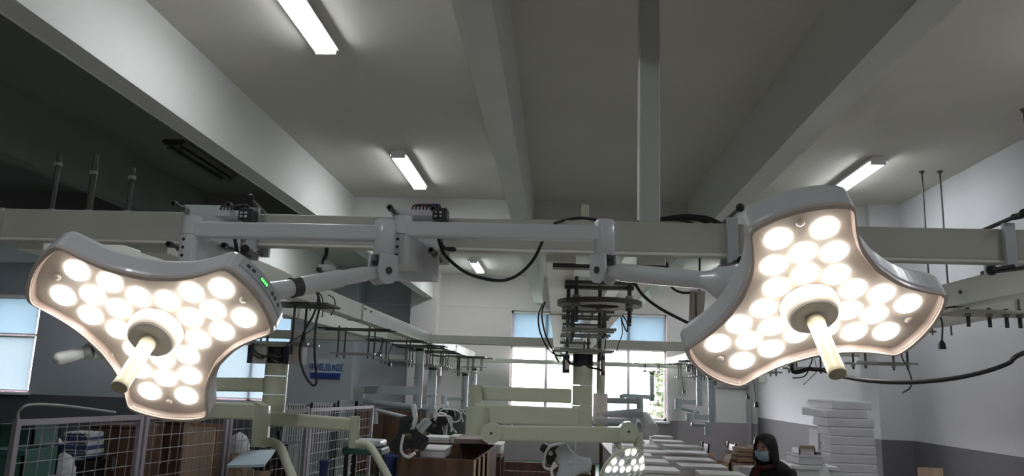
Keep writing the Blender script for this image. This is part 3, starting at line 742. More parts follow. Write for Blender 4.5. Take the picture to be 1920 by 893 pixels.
def hbar(t, Y, x0, y0, x1, y1, h, w, mat, name='arm', bev=.012):
    a, b = at(x0, y0, Y=Y), at(x1, y1, Y=Y)
    return MB().bar(a, b, w, h).build(name, mat, t, bevel=bev)
# left column
X, Y = -1.895, 5.2
t = thing('ceiling_pendant', 'cream pendant column with folding arms hung from the left row, beside the left lamp', 'pendant column', (X, Y, BZ))
s1, s2 = at(515, 705, Y=Y).z, at(515, 740, Y=Y).z
column_top(t, X, Y, at(515, 648, Y=Y).z, at(515, 781, Y=Y).z, .077, m_armG, seams=(s1, s2), hous=.12)
hbar(t, 5.2, 385, 721, 497, 722, .092, .08, m_armG)
hbar(t, 5.0, 330, 768, 482, 772, .105, .09, m_armG)
e1, e2 = at(365, 708, Y=5.1), at(365, 790, Y=5.1)
MB().cyl(e1, e2, .055).build('elbow', m_armG, t)
a, b = at(492, 752, Y=5.0), at(487, 838, Y=5.0)
MB().loft([[(q.x-.045, 4.96, q.z), (q.x+.03, 4.95, q.z+k), (q.x+.05, 4.99, q.z+k), (q.x+.045, 5.05, q.z+k), (q.x-.045, 5.05, q.z)] for q, k in ((b, 0), (a, -.03))]).build('elbow', m_armG, t, bevel=.006)
MB().tube([at(492, 832, Y=4.98), at(512, 830, Y=4.95), at(527, 842, Y=4.9), at(537, 868, Y=4.85), at(552, 905, Y=4.8)], .028, n=16).build('curved_arm', m_armG, t)
hbar(t, 5.15, 500, 784, 660, 797, .085, .08, m_armG)
a, b = at(665, 781, Y=5.15), at(663, 840, Y=5.15)
MB().cyl(b, a, .034, .037, n=24).build('elbow', m_armG, t)
MB().tube([at(668, 833, Y=5.12), at(685, 833, Y=5.1), at(698, 843, Y=5.05), at(713, 868, Y=5.0), at(732, 903, Y=4.95)], .024, n=16).build('curved_arm', m_armG, t)
# centre column
X, Y = .20, 6.3
t = thing('ceiling_pendant', 'pale green pendant column with long folding arms in the centre of the photo', 'pendant column', (X, Y, BZ))
s1, s2 = at(1092, 723, Y=Y).z, at(1092, 761, Y=Y).z
column_top(t, X, Y, at(1092, 662, Y=Y).z, at(1092, 803, Y=Y).z, .080, m_armG, seams=(s1, s2), hous=.10)
hbar(t, 6.3, 895, 737, 1072, 743, .112, .09, m_armG)
hbar(t, 6.05, 890, 775, 1085, 783, .140, .09, m_armG)
a, b = at(892, 722, Y=6.2), at(893, 803, Y=6.2)
MB().cyl(b, a, .050, n=28).build('elbow', m_armG, t)
a, b = at(895, 764, Y=6.0), at(893, 815, Y=6.0)
MB().cyl(b, a, .085, n=28).build('elbow', m_armG, t)
hbar(t, 5.85, 905, 812, 1190, 816, .112, .085, m_armG)
for px, py, r in ((922, 812, .075), (1178, 809, .070)):
    q = at(px, py, Y=5.85)
    j = MB().cyl((q.x, 5.79, q.z), (q.x, 5.91, q.z), r, n=36).build('joint', m_armG, t)
    MB().cyl((q.x, 5.785, q.z), (q.x, 5.79, q.z), .008, n=12).build('pin', m_black, j)
a, b = at(1197, 812, Y=5.85), at(1197, 866, Y=5.85)
MB().cyl(b, a, .036, n=28).build('drop_tube', m_armG, t)
MB().tube([b, at(1190, 885, Y=5.8), at(1188, 915, Y=5.75)], .020, n=12).build('drop_tube', m_armG, t)
q = at(1166, 893, Y=5.6); nn = Vector((-.45, -.55, -.50)).normalized()
dome = MB().lathe([(.02, -.10), (.12, -.085), (.205, -.03), (.225, 0), (.215, .008)], q, Vector((.60, -.62, -.36)), 40).build('round_lamp_head', m_armG, t)
ax = Vector((.60, -.62, -.36)).normalized(); aa, bb = basis(ax)
MB().lathe([(.20, .0085), (.19, .011)], q, ax, 40).build('light_panel', m_armB, dome)
for i in range(36):
    rr = [.065, .125, .185][0 if i < 6 else (1 if i < 18 else 2)]; k = i*2*PI/[6, 12, 18][0 if i < 6 else (1 if i < 18 else 2)]
    pz = q+aa*rr*math.cos(k)+bb*rr*math.sin(k)+ax*.011
    MB().cyl(pz, pz+ax*.004, .019, n=10).build('led_lens', m_led if i % 3 else m_white, dome)
a, b = at(1150, 822, Y=5.9), at(1178, 860, Y=5.75)
MB().cyl(a, b, .022, n=16).build('lamp_stem', m_armG, t)
# small arms behind, on the right of the centre column
t = thing('ceiling_pendant', 'dull grey folding lamp arms showing right of the centre column', 'pendant column', (.30, 8.2, BZ))
Y = 8.2; X = at(1126, 745, Y=Y).x
MB().cyl((X, Y, at(1126, 820, Y=Y).z), (X, Y, BZ+.01), .045, n=20).build('column_section', m_armG, t)
MB().cyl((X, Y, at(1126, 795, Y=Y).z), (X, Y, at(1126, 738, Y=Y).z), .075, n=20).build('elbow', m_hub, t)
hbar(t, 8.2, 1128, 751, 1200, 753, .06, .06, m_armB)
MB().cyl(at(1200, 786, Y=8.2), at(1200, 745, Y=8.2), .035, n=20).build('elbow', m_armB, t)
MB().cyl(at(1118, 777, Y=8.15), at(1205, 776, Y=8.15), .022, .055, n=20).build('spring_arm', m_armB, t)
hbar(t, 8.1, 1115, 789, 1192, 790, .05, .05, m_armB)
hbar(t, 8.1, 1188, 783, 1188, 812, .06, .06, m_armB, name='drop_tube')
MB().cyl(at(1208, 782, Y=8.2), at(1222, 806, Y=8.0), .06, .075, n=20).build('tail_lamp', m_white, t)
# farther columns of the left and right rows
def small_column(px, ytop, yseam, ybot, Y, label, arms, w=.055, mat=None):
    mat = mat or m_armB
    q = at(px, ytop, Y=Y)
    t = thing('ceiling_pendant', label, 'pendant column', (q.x, Y, BZ))
    column_top(t, q.x, Y, q.z, at(px, ybot, Y=Y).z, w, mat, seams=(at(px, yseam, Y=Y).z,), hous=.05)
    MB().cyl((q.x, Y, at(px, yseam, Y=Y).z-.01), (q.x, Y, at(px, yseam, Y=Y).z+.01), w*1.2, n=20).build('collar', mat, t)
    for a in arms:
        k, x0, y0, x1, y1, h = a[:6]
        if k == 'b': hbar(t, Y-.05, x0, y0, x1, y1, h, .06, mat, bev=.004)
        else: MB().cyl(at(x0, y0, Y=Y-.1), at(x1, y1, Y=Y-.1), h, n=14).build('elbow' if x0 == x1 else 'spring_arm', mat, t)
    return t
small_column(788, 652, 709, 765, 10.6, 'grey pendant column under the left row, left one of the close pair', [('b', 672, 731, 785, 733, .11), ('c', 673, 758, 673, 727, .07), ('c', 675, 752, 785, 764, .035), ('b', 676, 762, 790, 762, .05)], w=.06)
small_column(812, 688, 740, 790, 12.2, 'grey pendant column under the left row, right one of the close pair', [('c', 703, 765, 703, 795, .05), ('c', 704, 769, 762, 783, .03), ('b', 705, 760, 805, 764, .07), ('c', 762, 780, 762, 815, .04)], w=.07)
small_column(873, 700, 735, 768, 14.2, 'pale grey pendant column at the far end of the left row', [('b', 832, 748, 868, 748, .06), ('c', 833, 758, 833, 742, .05)], w=.06)
small_column(890, 690, 715, 745, 14.9, 'farthest white pendant column of the left row', [('b', 890, 742, 905, 744, .06)], w=.05, mat=m_white)
small_column(1311, 688, 733, 762, 13.1, 'pale grey pendant column right of the tree window, left one of the pair', [('b', 1274, 753, 1305, 755, .08), ('c', 1272, 768, 1272, 748, .06), ('c', 1275, 765, 1300, 771, .03), ('c', 1300, 776, 1308, 770, .05)], w=.05)
small_column(1334, 706, 761, 793, 12.0, 'pale grey pendant column right of the tree window, right one of the pair', [('b', 1296, 781, 1328, 783, .08), ('c', 1294, 792, 1294, 775, .06), ('c', 1296, 795, 1325, 797, .03), ('c', 1327, 792, 1327, 816, .05)], w=.055)
small_column(1222, 698, 712, 752, 15.0, 'slender white column with one arm standing out against the window', [('b', 1166, 742, 1220, 745, .08), ('c', 1166, 752, 1166, 740, .05)], w=.045)
# power boxes that hang beside the columns
def power_box(x0, y0, x1, y1, Y, face, label):
    a, b = at(x0, y0, Y=Y), at(x1, y1, Y=Y)
    t = thing('power_supply', label, 'power supply', (a.x, Y, b.z))
    MB().b(a.x, b.x, Y, Y+.09, b.z, a.z).build('case', face, t, bevel=.004)
    MB().b(a.x, a.x+(b.x-a.x)*.28, Y-.004, Y, b.z, a.z).build('side_panel', pbr('violet_blue_panel', (.035, .035, .075), .4), t)
    MB().b(a.x+(b.x-a.x)*.36, a.x+(b.x-a.x)*.93, Y-.003, Y, b.z+(a.z-b.z)*.2, b.z+(a.z-b.z)*.8).build('rating_plate', pbr('rating_plate_beige', (.62, .56, .52), .5), t)
    MB().cyl(((a.x+b.x)/2, Y+.05, a.z), ((a.x+b.x)/2, Y+.05, a.z+.05), .008, n=8).build('hook', m_steel, t)
power_box(466, 647, 497, 682, 5.1, m_foamg, 'power supply box left of the cream pendant column head')
power_box(533, 649, 566, 684, 5.1, m_foamg, 'power supply box right of the cream pendant column head')
power_box(1055, 666, 1068, 700, 6.2, m_black, 'dark power supply left of the centre column head')
power_box(1127, 668, 1134, 704, 6.2, pbr('maroon_case', (.10, .06, .065), .4), 'narrow maroon power supply right of the centre column head')
power_box(820, 688, 826, 705, 12.0, m_white, 'small white box hanging beside the left far columns')
power_box(1341, 712, 1349, 723, 11.9, m_white, 'small white box hanging right of the far right columns')
power_box(1288, 688, 1294, 697, 13.0, m_black, 'tiny dark box beside the far right column top')
for k, pts in enumerate([((474, 655), (485, 664), (497, 668), (507, 664)), ((474, 664), (488, 671), (500, 668), (508, 664)), ((507, 665), (512, 676), (525, 680), (534, 680)), ((512, 667), (520, 671), (530, 668), (536, 666))]):
    cable(P(5.08, *pts), .007, ['black wire from the left power box, the upper one', 'black wire from the left power box, the lower one', 'black wire drooping across the cream column head', 'short black wire into the right power box'][k])
for k, pts in enumerate([((1062, 672), (1070, 682), (1085, 686), (1096, 682)), ((1096, 680), (1104, 688), (1118, 692), (1130, 695))]):
    cable(P(6.15, *pts), .009, ['black wire from the dark power supply to the centre column', 'black wire from the centre column to the maroon power supply'][k])
# ------------------------------------------------------------------ parked lamp heads
def parked(label, c, size, nrm, roll, face, back, stem_to, handles=(), leds=True, stand=False):
    c = Vector(c)
    t = thing('parked_lamp', label, 'lamp head', c)
    if stand: MB().cyl((c.x, c.y+.08, 0), (c.x, c.y+.08, c.z), .02, n=12).build('stand_pole', m_armB, t); MB().cyl((c.x, c.y+.08, 0), (c.x, c.y+.08, .03), .22, n=28).build('stand_foot', m_armB, t)
    tri_head(t, c, size, nrm, roll, face, back, leds)
    MB().tube([c-Vector(nrm).normalized()*size*.15]+stem_to, .018, n=10, sub=5).build('stem', m_armB, t)
    for hpts in handles: MB().tube(hpts, .011, n=8, sub=5).build('handle_bar', m_white, t)
Y = 5.9
parked('grey-blue three-petal lamp head seen from behind, below the long green arm', at(1070, 872, Y=Y), .155, (.15, 1, -.1), 1.93, m_blackp, m_armB, [at(1075, 845, Y=Y+.05), at(1076, 826, Y=Y+.1)], [P(5.85, (1040, 868), (1034, 885), (1042, 897), (1075, 897))], leds=False)
parked('small dark lamp head with a thin hoop, left of the grey-blue one', at(1033, 850, Y=6.3), .10, (-.3, -1, -.2), .4, m_plate, m_foamg, [at(1045, 838, Y=6.3), at(1060, 826, Y=6.3)], [P(6.25, (1060, 833), (1035, 836), (1022, 852), (1020, 875), (1032, 880), (1045, 872))])
parked('dark lamp head facing the camera above the brown cabinet', at(765, 820, Y=5.6), .15, (.25, -1, .1), 1.2, m_blackp, m_plate, [at(778, 790, Y=5.62), at(775, 760, Y=5.7)], [P(5.55, (757, 815), (752, 845), (765, 858), (778, 850))])
parked('dark parked lamp head behind the foam boxes, left of the white hoops', at(815, 800, Y=9.0), .16, (.1, -1, 0), 1.9, m_blackp, m_plate, [at(818, 775, Y=9.0), at(815, 762, Y=9.1)], [P(8.95, (815, 788), (823, 776), (836, 778), (846, 800), (856, 812)), P(8.9, (822, 780), (845, 783), (846, 810))], stand=True)
parked('dark parked lamp head with white hoops, the farther one', at(836, 780, Y=11.0), .13, (0, -1, 0), 2.6, m_blackp, m_plate, [at(838, 765, Y=11.0), at(838, 755, Y=11.1)], [P(10.95, (822, 780), (830, 768), (860, 772), (868, 792)), P(10.9, (842, 785), (852, 792), (862, 788), (866, 772)), P(10.85, (868, 772), (880, 785), (879, 795), (872, 795))], stand=True)
parked('white framed parked lamp just under the thick green arm, left of its middle', at(941, 795, Y=6.4), .045, (0, -1, -.5), .6, m_armB, m_white, [at(948, 787, Y=6.3), at(950, 783, Y=6.12)], [P(6.35, (905, 790), (918, 787), (925, 795), (935, 790)), P(6.35, (940, 788), (955, 790), (961, 803))], leds=False)
t = thing('parked_lamp', 'silver tube lamp lying aslant over the brown cabinet', 'lamp head', at(790, 810, Y=5.9))
a, b = at(763, 835, Y=5.85), at(803, 788, Y=5.95)
MB().bar(a, b, .075, .055).build('body', m_armB, t, bevel=.012)
MB().bar(a.lerp(b, .05)+Vector((-.012, -.03, .004)), b.lerp(a, .05)+Vector((-.012, -.03, .004)), .04, .01).build('glass_strip', m_steel, t)
MB().ball(a, .045, (1, .8, .8)).build('end_knob', m_white, t)
MB().tube([at(783, 822, Y=5.9), at(786, 838, Y=5.9), at(780, 843, Y=5.9)], .012).build('foot', m_armB, t)

# ------------------------------------------------------------------ sign on the column
q0, q1 = at(583, 681, Y=15.2), at(640, 709, Y=15.2)
t = thing('wall_sign', 'blue and white wall sign with Chinese characters and a blue bar', 'sign', (q0.x, 15.2, q1.z))
SX0, SX1, SZ0, SZ1 = q0.x, q1.x-.02, q1.z-.02, q0.z+.04
MB().b(SX0, SX1, 15.215, 15.235, SZ0, SZ1).build('board', pbr('sign_grey_white', (.62, .68, .76), .5), t)
hgt = SZ1-SZ0
MB().b(SX0, SX1, 15.205, 15.214, SZ0, SZ0+hgt*.33).build('blue_bar', pbr('sign_blue', (.02, .06, .28), .5), t)
cu = bpy.data.curves.new('sign_text', 'FONT'); cu.body = '\u534a\u6210\u54c1B\u533a'; cu.size = .155; cu.extrude = .003
cu.align_x = 'CENTER'; cu.offset = .0022
tx = bpy.data.objects.new('sign_text', cu); COL.objects.link(tx)
dg = bpy.context.evaluated_depsgraph_get(); me = bpy.data.meshes.new_from_object(tx.evaluated_get(dg)); bpy.data.objects.remove(tx)
me.materials.clear(); me.materials.append(pbr('sign_blue', (.02, .06, .28), .5))
tx = bpy.data.objects.new('lettering', me); COL.objects.link(tx); tx.parent = t
tx.rotation_euler = (PI/2, 0, 0); tx.location = Vector(((SX0+SX1)/2, 15.21, SZ0+hgt*.48))-WORLD[t.name]

# ------------------------------------------------------------------ wire cage fence on the left
FZ = -.30
FP = [at(25, 787, Z=FZ), at(270, 777, Z=FZ), at(430, 771, Z=FZ), at(580, 766, Z=FZ), at(700, 760, Z=FZ)]
for p in FP: p.z = 0
ftop = CZ+FZ
labs = ['wire mesh fence panel at the far left, below the left lamp', 'wire mesh fence panel in front of the flattened cardboard', 'wire mesh fence panel behind the curved cream arm', 'wire mesh fence panel farthest back, behind the green stool']
for i in range(4):
    a, b = FP[i], FP[i+1]
    d = (b-a); Ln = d.length; d.normalize()
    a2, b2 = a+d*.03, b-d*.03
    t = thing('mesh_fence_panel', labs[i], 'fence panel', (a+b)/2)
    for p in (a2, b2): MB().bar(p, p+Vector((0, 0, ftop)), .035, .035, up=d).build('post', m_post, t)
    for z in (ftop-.02, .12): MB().bar(a2+Vector((0, 0, z)), b2+Vector((0, 0, z)), .03, .035).build('rail', m_post, t)
    mb = MB(); nv = max(4, int(Ln/.10)); z = .2
    for k in range(1, nv):
        p = a2.lerp(b2, k/nv); mb.cyl(p+Vector((0, 0, .12)), p+Vector((0, 0, ftop-.02)), .0032, n=5, caps=False)
    while z < ftop-.05:
        mb.cyl(a2+Vector((0, 0, z)), b2+Vector((0, 0, z)), .0035, n=5, caps=False); z += .10
    mb.build('wire_mesh', m_wire, t)
    if i == 0: MB().tube([a2+Vector((0, 0, ftop)), a2+Vector((0, 0, ftop+.05)), a2+Vector((.03, .05, ftop+.085)), a2.lerp(b2, .3)+Vector((0, 0, ftop+.075)), a2.lerp(b2, .75)+Vector((0, 0, ftop+.02))], .010).build('handrail', m_steel, t)
    if i == 2: MB().b(0, .01, 0, .01, 0, .01); m = a2.lerp(b2, .62); MB().bar(m+Vector((0, 0, ftop-.30)), m+Vector((0, 0, ftop-.2)), .03, .04, up=d).build('padlock', m_blackp, t)

def crate(label, X0, X1, Y0, Y1, Z0, Z1, mat, name='box', cat='box', panels=0, group=None, z_abs=False, edge=None):
    t = thing(name, label, cat, ((X0+X1)/2, (Y0+Y1)/2, Z0), group)
    return t
# cupboard and goods behind the fence
def cupboard(label, x0, x1, y0, y1, h, mat=None):
    t = thing('wooden_cabinet', label, 'cabinet', ((x0+x1)/2, (y0+y1)/2, 0))
    m = mat or m_brown; th = .022
    MB().b(x0, x0+th, y0, y1, 0, h).build('side_panel', m, t); MB().b(x1-th, x1, y0, y1, 0, h).build('side_panel', m, t)
    MB().b(x0+th, x1-th, y1-th, y1, 0, h).build('back_panel', m, t); MB().b(x0-.01, x1+.01, y0-.01, y1, h, h+th).build('top_panel', m, t)
    MB().b(x0+th, x1-th, y0+.02, y1-th, h*.5, h*.5+th).build('shelf', m, t); MB().b(x0+th, x1-th, y0+.02, y1-th, .06, .06+th).build('shelf', m, t)
    w = (x1-x0)/2
    for k in range(2):
        d = MB().b(x0+th+k*(w-th)+.003, x0+w*(k+1)-th*k-.003, y0, y0+.018, .07, h-.01).build('door', m, t)
        MB().b(x0+w+(-.05 if k == 0 else .035), x0+w+(-.035 if k == 0 else .05), y0-.02, y0, h*.62, h*.74).build('handle', m_steel, d)
    return t
a, b = at(166, 800, Y=6.9), at(262, 795, Y=6.9)
cupboard('dark brown cabinet behind the left mesh fence', a.x, b.x, 6.9, 7.35, a.z, m_brown)
a, b = at(290, 793, Y=7.45), at(345, 793, Y=7.45)
cupboard('dark brown cabinet behind the fence, left of the flattened cardboard', a.x, b.x, 7.45, 7.8, a.z, m_brown)
a, b = at(475, 835, Y=8.3), at(540, 835, Y=8.3)
cupboard('black topped cabinet behind the fence, below the curved cream arm', a.x, b.x, 8.3, 8.7, a.z, m_blackp)
def slab(name, label, cat, x0, x1, ytop, ybot, Y, D, mat, bev=.004, tilt=0, ground=False, parts=None):
    a = at(x0, ytop, Y=Y); b = at(x1, ybot, Y=Y)
    z0 = 0 if ground else b.z
    t = thing(name, label, cat, ((a.x+b.x)/2, Y+D/2, z0))
    MB().b(a.x, b.x, Y, Y+D, z0, a.z).build('body', mat, t, bevel=bev)
    return t, a.x, b.x, z0, a.z
t = thing('flattened_carton', 'pale flattened cardboard sheets leaning behind the fence', 'cardboard', at(380, 893, Y=7.3))
for k, (x0, x1, y0) in enumerate(((348, 404, 800), (352, 428, 793))):
    a, b = at(x0, y0, Y=7.15+.08*k), at(x1, y0, Y=7.15+.08*k)
    MB().b(a.x, b.x, 7.15+.08*k, 7.165+.08*k, .45, a.z).build('sheet', [m_cardin, m_card][k], t)
MB().b(at(352, 800, Y=7.1).x, at(420, 800, Y=7.1).x, 7.12, 7.35, 0, .45).build('base_box', m_card, t)
# striped packs: stacked individually
k = 0
for j in range(6):
    a, b = at(120, 811+8*j, Y=6.6), at(163, 817+8*j, Y=6.6)
    t = thing('plastic_pack', 'blue and white wavy pack behind the left fence, %s of the stack' % ['topmost', 'second', 'third', 'fourth', 'fifth', 'lowest'][j], 'pack', ((a.x+b.x)/2, 6.6, b.z))
    n = 14; rs = []
    for i in range(n+1):
        x = a.x+(b.x-a.x)*i/n; w = .006*math.sin(i*2.1)
        rs.append([(x, 6.6, b.z-.012+w), (x, 6.85, b.z-.012+w), (x, 6.85, a.z+w), (x, 6.6, a.z+w)])
    MB().loft(rs).build('wrap', m_film if j % 2 == 0 else pbr('navy_wrap', (.07, .09, .2), .4), t)
    MB().b(a.x+.02, b.x-.02, 6.597, 6.60, b.z-.003, a.z-.008).build('band', pbr('navy_wrap', (.07, .09, .2), .4), t)
a, b = at(118, 858, Y=6.6), at(165, 858, Y=6.6)
cupboard('low grey cabinet under the wavy packs', a.x, b.x, 6.58, 6.87, b.z-.06, m_blackp)
for (x0, x1, y0, y1, Yd, lab, mt) in ((-20, 40, 842, 893, 5.6, 'teal plastic crate in the bottom left corner behind the fence', m_teal), (30, 58, 838, 893, 6.3, 'blue plastic crate behind the first fence post', m_blue), (0, 60, 795, 835, 7.4, 'dark green crate at the left edge above the teal one', m_teal)):
    a, b = at(x0, y0, Y=Yd), at(x1, y1, Y=Yd)
    t = thing('plastic_crate', lab, 'crate', ((a.x+b.x)/2, Yd+.2, 0))
    MB().b(a.x, b.x, Yd, Yd+.02, .0, a.z).b(a.x, b.x, Yd+.38, Yd+.4, 0, a.z).b(a.x, a.x+.02, Yd, Yd+.4, 0, a.z).b(b.x-.02, b.x, Yd, Yd+.4, 0, a.z).build('side_wall', mt, t)
    MB().b(a.x-.01, b.x+.01, Yd-.012, Yd, a.z-.04, a.z).build('rim', mt, t)
# crumpled film heaps
def heap(label, x0, x1, y0, Y, mat, name='crumpled_film', cat='plastic film', zb=0, rad=1.0):
    a, b = at(x0, y0, Y=Y), at(x1, y0, Y=Y); stand = zb > 0
    if stand: zb = a.z-.20
    rnd = random.Random(x0); c = (a.x+b.x)/2; w = (b.x-a.x)/2; rings_ = []; n = 26
    for k in range(11):
        u = k/10; rr = math.sqrt(max(1-u*u, .002))
        rings_.append([Vector((c+w*rr*math.cos(2*PI*i/n)*(1+.22*(rnd.random()-.5)), Y+w*.9*rr*math.sin(2*PI*i/n)*(1+.22*(rnd.random()-.5)), zb+(a.z-zb)*u*(1+.06*(rnd.random()-.5)))) for i in range(n)])
    o = MB().loft(rings_, True).build(name, mat)
    if stand:
        st = thing('cardboard_carton', 'brown carton under the ' + label, 'carton', (c, Y, 0)); MB().b(c-w*.9, c+w*.9, Y-w*.8, Y+w*.8, 0, zb).build('body', m_card, st); MB().b(c-.02, c+.02, Y-w*.8-.002, Y+w*.8, zb-.08, zb-.001).build('tape', m_cardin, st)
    tag(o, label, cat)
heap('white crumpled plastic bag behind the left fence', 97, 145, 848, 6.2, m_film, zb=.1)
heap('shiny crumpled film heaped behind the left fence, over the crates', 40, 118, 808, 8.2, m_film, zb=.3)
heap('crumpled film behind the fence right of the cardboard', 430, 470, 810, 8.0, m_film, zb=.3)
# pale board and slats by the fence
a, b, c, d_ = at(430, 872, Y=6.2), at(430, 853, Y=6.6), at(492, 853, Y=6.6), at(470, 866, Y=6.2)
tag(MB().loft([[(a.x, 6.15, a.z-.02), (a.x+.30, 6.15, a.z+.0), (c.x, 6.9, c.z), (b.x, 6.9, b.z-.01)], [(a.x, 6.15, a.z), (a.x+.30, 6.15, a.z+.02), (c.x, 6.9, c.z+.02), (b.x, 6.9, b.z+.01)]]).build('foam_sheet', pbr('ice_blue_foam', (.62, .76, .85), .4)), 'pale ice-blue foam sheet lying on the wooden slats behind the fence', 'foam sheet')
t = thing('slatted_crate', 'pale wooden slatted crate under the ice-blue sheet', 'crate', at(452, 893, Y=6.2)*1.0)
for i in range(4):
    a = at(431+12*i, 876, Y=6.2); z = a.z-.04+.008*i
    MB().b(a.x, a.x+.036, 6.2, 6.22, 0, z).build('slat', m_pine, t)
MB().b(at(431, 880, Y=6.2).x, at(474, 880, Y=6.2).x, 6.22, 6.6, .3, at(431, 880, Y=6.2).z-.05).build('core', m_card, t)
# stool with green seat, film on top, blue bins
q0, q1 = at(640, 848, Y=6.6), at(722, 848, Y=6.6)
t = thing('green_stool', 'green topped stool with dark legs in front of the farthest fence panel', 'stool', ((q0.x+q1.x)/2, 6.75, 0))
MB().b(q0.x, q1.x-.03, 6.6, 6.95, q0.z-.02, q0.z+.04).build('seat', m_teal, t, bevel=.015)
for x in (q0.x+.02, q1.x-.08):
    for y in (6.63, 6.9): MB().b(x, x+.035, y, y+.035, 0, q0.z-.02).build('leg', m_blackp, t)
MB().b(q0.x+.03, q1.x-.08, 6.635, 6.66, .25, .28).build('stretcher', m_blackp, t)
tag(MB().b(at(645, 838, Y=6.7).x, at(716, 838, Y=6.7).x, 6.64, 6.9, q0.z+.045, q0.z+.10).build('folded_bag', m_film, bevel=.02), 'folded clear plastic bag on the green stool', 'plastic bag')
for x0, x1, yy, Yd, lab in ((722, 746, 852, 6.3, 'tall blue plastic bin beside the brown cabinet'), (600, 618, 862, 7.4, 'blue plastic bin seen through the fence by the stool')):
    a, b = at(x0, yy, Y=Yd), at(x1, yy, Y=Yd); r = (b.x-a.x)/2; c = (a.x+b.x)/2
    t = thing('plastic_bin', lab, 'bin', (c, Yd, 0))
    MB().lathe([(r*.8, 0), (r*.95, a.z-.05), (r*1.05, a.z-.045), (r*1.05, a.z), (r*.95, a.z), (r*.78, .03)], (c, Yd, 0), (0, 0, 1), 28).build('body', m_blue, t)
    MB().lathe([(r*1.08, a.z-.03), (r*1.12, a.z-.02), (r*1.08, a.z-.01)], (c, Yd, 0), (0, 0, 1), 28).build('rim', m_blue, t)
# white gate panels beyond the fence
for i, (x0, x1, y0) in enumerate(((535, 580, 757), (583, 630, 755), (633, 671, 751))):
    a, b = at(x0, y0, Y=10.3), at(x1, y0, Y=10.3)
    t = thing('white_railing', ['white slatted railing nearest the cream column', 'middle white slatted railing behind the long cream arm', 'white slatted railing below the wall sign, at the pillar'][i], 'railing', ((a.x+b.x)/2, 10.3, 0))
    MB().b(a.x, b.x, 10.29, 10.32, a.z-.02, a.z).build('top_rail', m_white, t); MB().b(a.x, b.x, 10.29, 10.32, .1, .12).build('bottom_rail', m_white, t)
    for x in (a.x, b.x-.03): MB().b(x, x+.03, 10.29, 10.32, 0, a.z).build('post', m_blackp if i else m_white, t)
    n = 10
    for k in range(1, n):
        x = a.x+(b.x-a.x)*k/n; MB().b(x-.007, x+.007, 10.3, 10.31, .12, a.z-.02).build('slat', m_white, t)
# dark boards and panels leaning in the middle distance
for x0, x1, yt, Yd, mt, lab in ((675, 790, 768, 12.6, m_brown, 'row of dark brown boards behind the fence below the far arms'), (745, 886, 766, 13.4, pbr('grey_green_board', (.10, .105, .095), .6, var=.05), 'large grey-green board standing behind the white lamp hoops')):
    a, b = at(x0, yt, Y=Yd), at(x1, yt, Y=Yd)
    t = thing('standing_board', lab, 'board', ((a.x+b.x)/2, Yd, 0))
    n = 5 if mt is m_brown else 1
    for k in range(n):
        xa = a.x+(b.x-a.x)*k/n
        MB().b(xa, xa+(b.x-a.x)/n-.01, Yd, Yd+.04, 0, a.z-(.015*(k % 2))).build('panel', mt, t)
for k, px in enumerate((783, 793, 804)):
    a = at(px, 760, Y=11.4)
    tag(MB().b(a.x, a.x+.055, 11.4+.08*k, 11.44+.08*k, 0, a.z-.25+.06*k if k else a.z-.27).build('wooden_board', m_pine), ['narrow pale wooden board standing behind the dark lamp, left of three', 'narrow pale wooden board standing behind the dark lamp, middle of three', 'narrow pale wooden board standing behind the dark lamp, right of three'][k], 'board')
# ------------------------------------------------------------------ brown cabinets and foam boxes, centre left
def open_cabinet(label, x0, x1, yt, Y, D, panels=4):
    a, b = at(x0, yt, Y=Y), at(x1, yt, Y=Y); h = a.z
    t = thing('open_cabinet', label, 'cabinet', ((a.x+b.x)/2, Y, 0))
    MB().b(a.x, b.x-.09, Y, Y+.02, 0, h).build('front_panel', m_brown, t)
    MB().b(a.x, a.x+.02, Y+.02, Y+D, 0, h).build('side_panel', m_brown, t)
    MB().b(a.x+.02, b.x, Y+D-.02, Y+D, 0, h+.06).build('back_panel', m_brown, t)
    MB().b(a.x+.02, b.x-.10, Y+.02, Y+D*.55, h-.10, h-.08).build('shelf', m_brown, t)
    for k in range(panels):
        p = MB().b(b.x-.09+.03*k, b.x-.075+.03*k, Y+.03*k, Y+D-.02, 0, h+.02*k).build('divider', m_brown, t)
        MB().b(b.x-.091+.03*k, b.x-.074+.03*k, Y+.03*k-.004, Y+.03*k, 0, h+.02*k).build('pale_edge', m_pine, p)
    MB().b(a.x+.35, b.x-.25, Y-.32, Y-.0, h-.14, h-.12).build('low_shelf', m_brown, t)
    for x in (a.x+.36, b.x-.28): MB().b(x, x+.03, Y-.32, Y-.29, 0, h-.14).build('leg', m_brown, t)
    return a, b, h
a, b, h = open_cabinet('open brown wooden cabinet with pale panel edges under the foam boxes', 752, 912, 858, 5.9, .8)
_, _, _ = open_cabinet('low brown wooden crate on the green floor left of the grey-blue lamp', 932, 1120, 882, 9.6, .5, 1)
tag(MB().b(at(855, 835, Y=6.5).x, at(918, 835, Y=6.5).x, 6.35, 6.9, h+.085, h+.12).build('board_lid', pbr('grey_brown_board', (.20, .15, .14), .6)), 'grey-brown board lid lying on the open brown cabinet', 'board')
FOAM = []
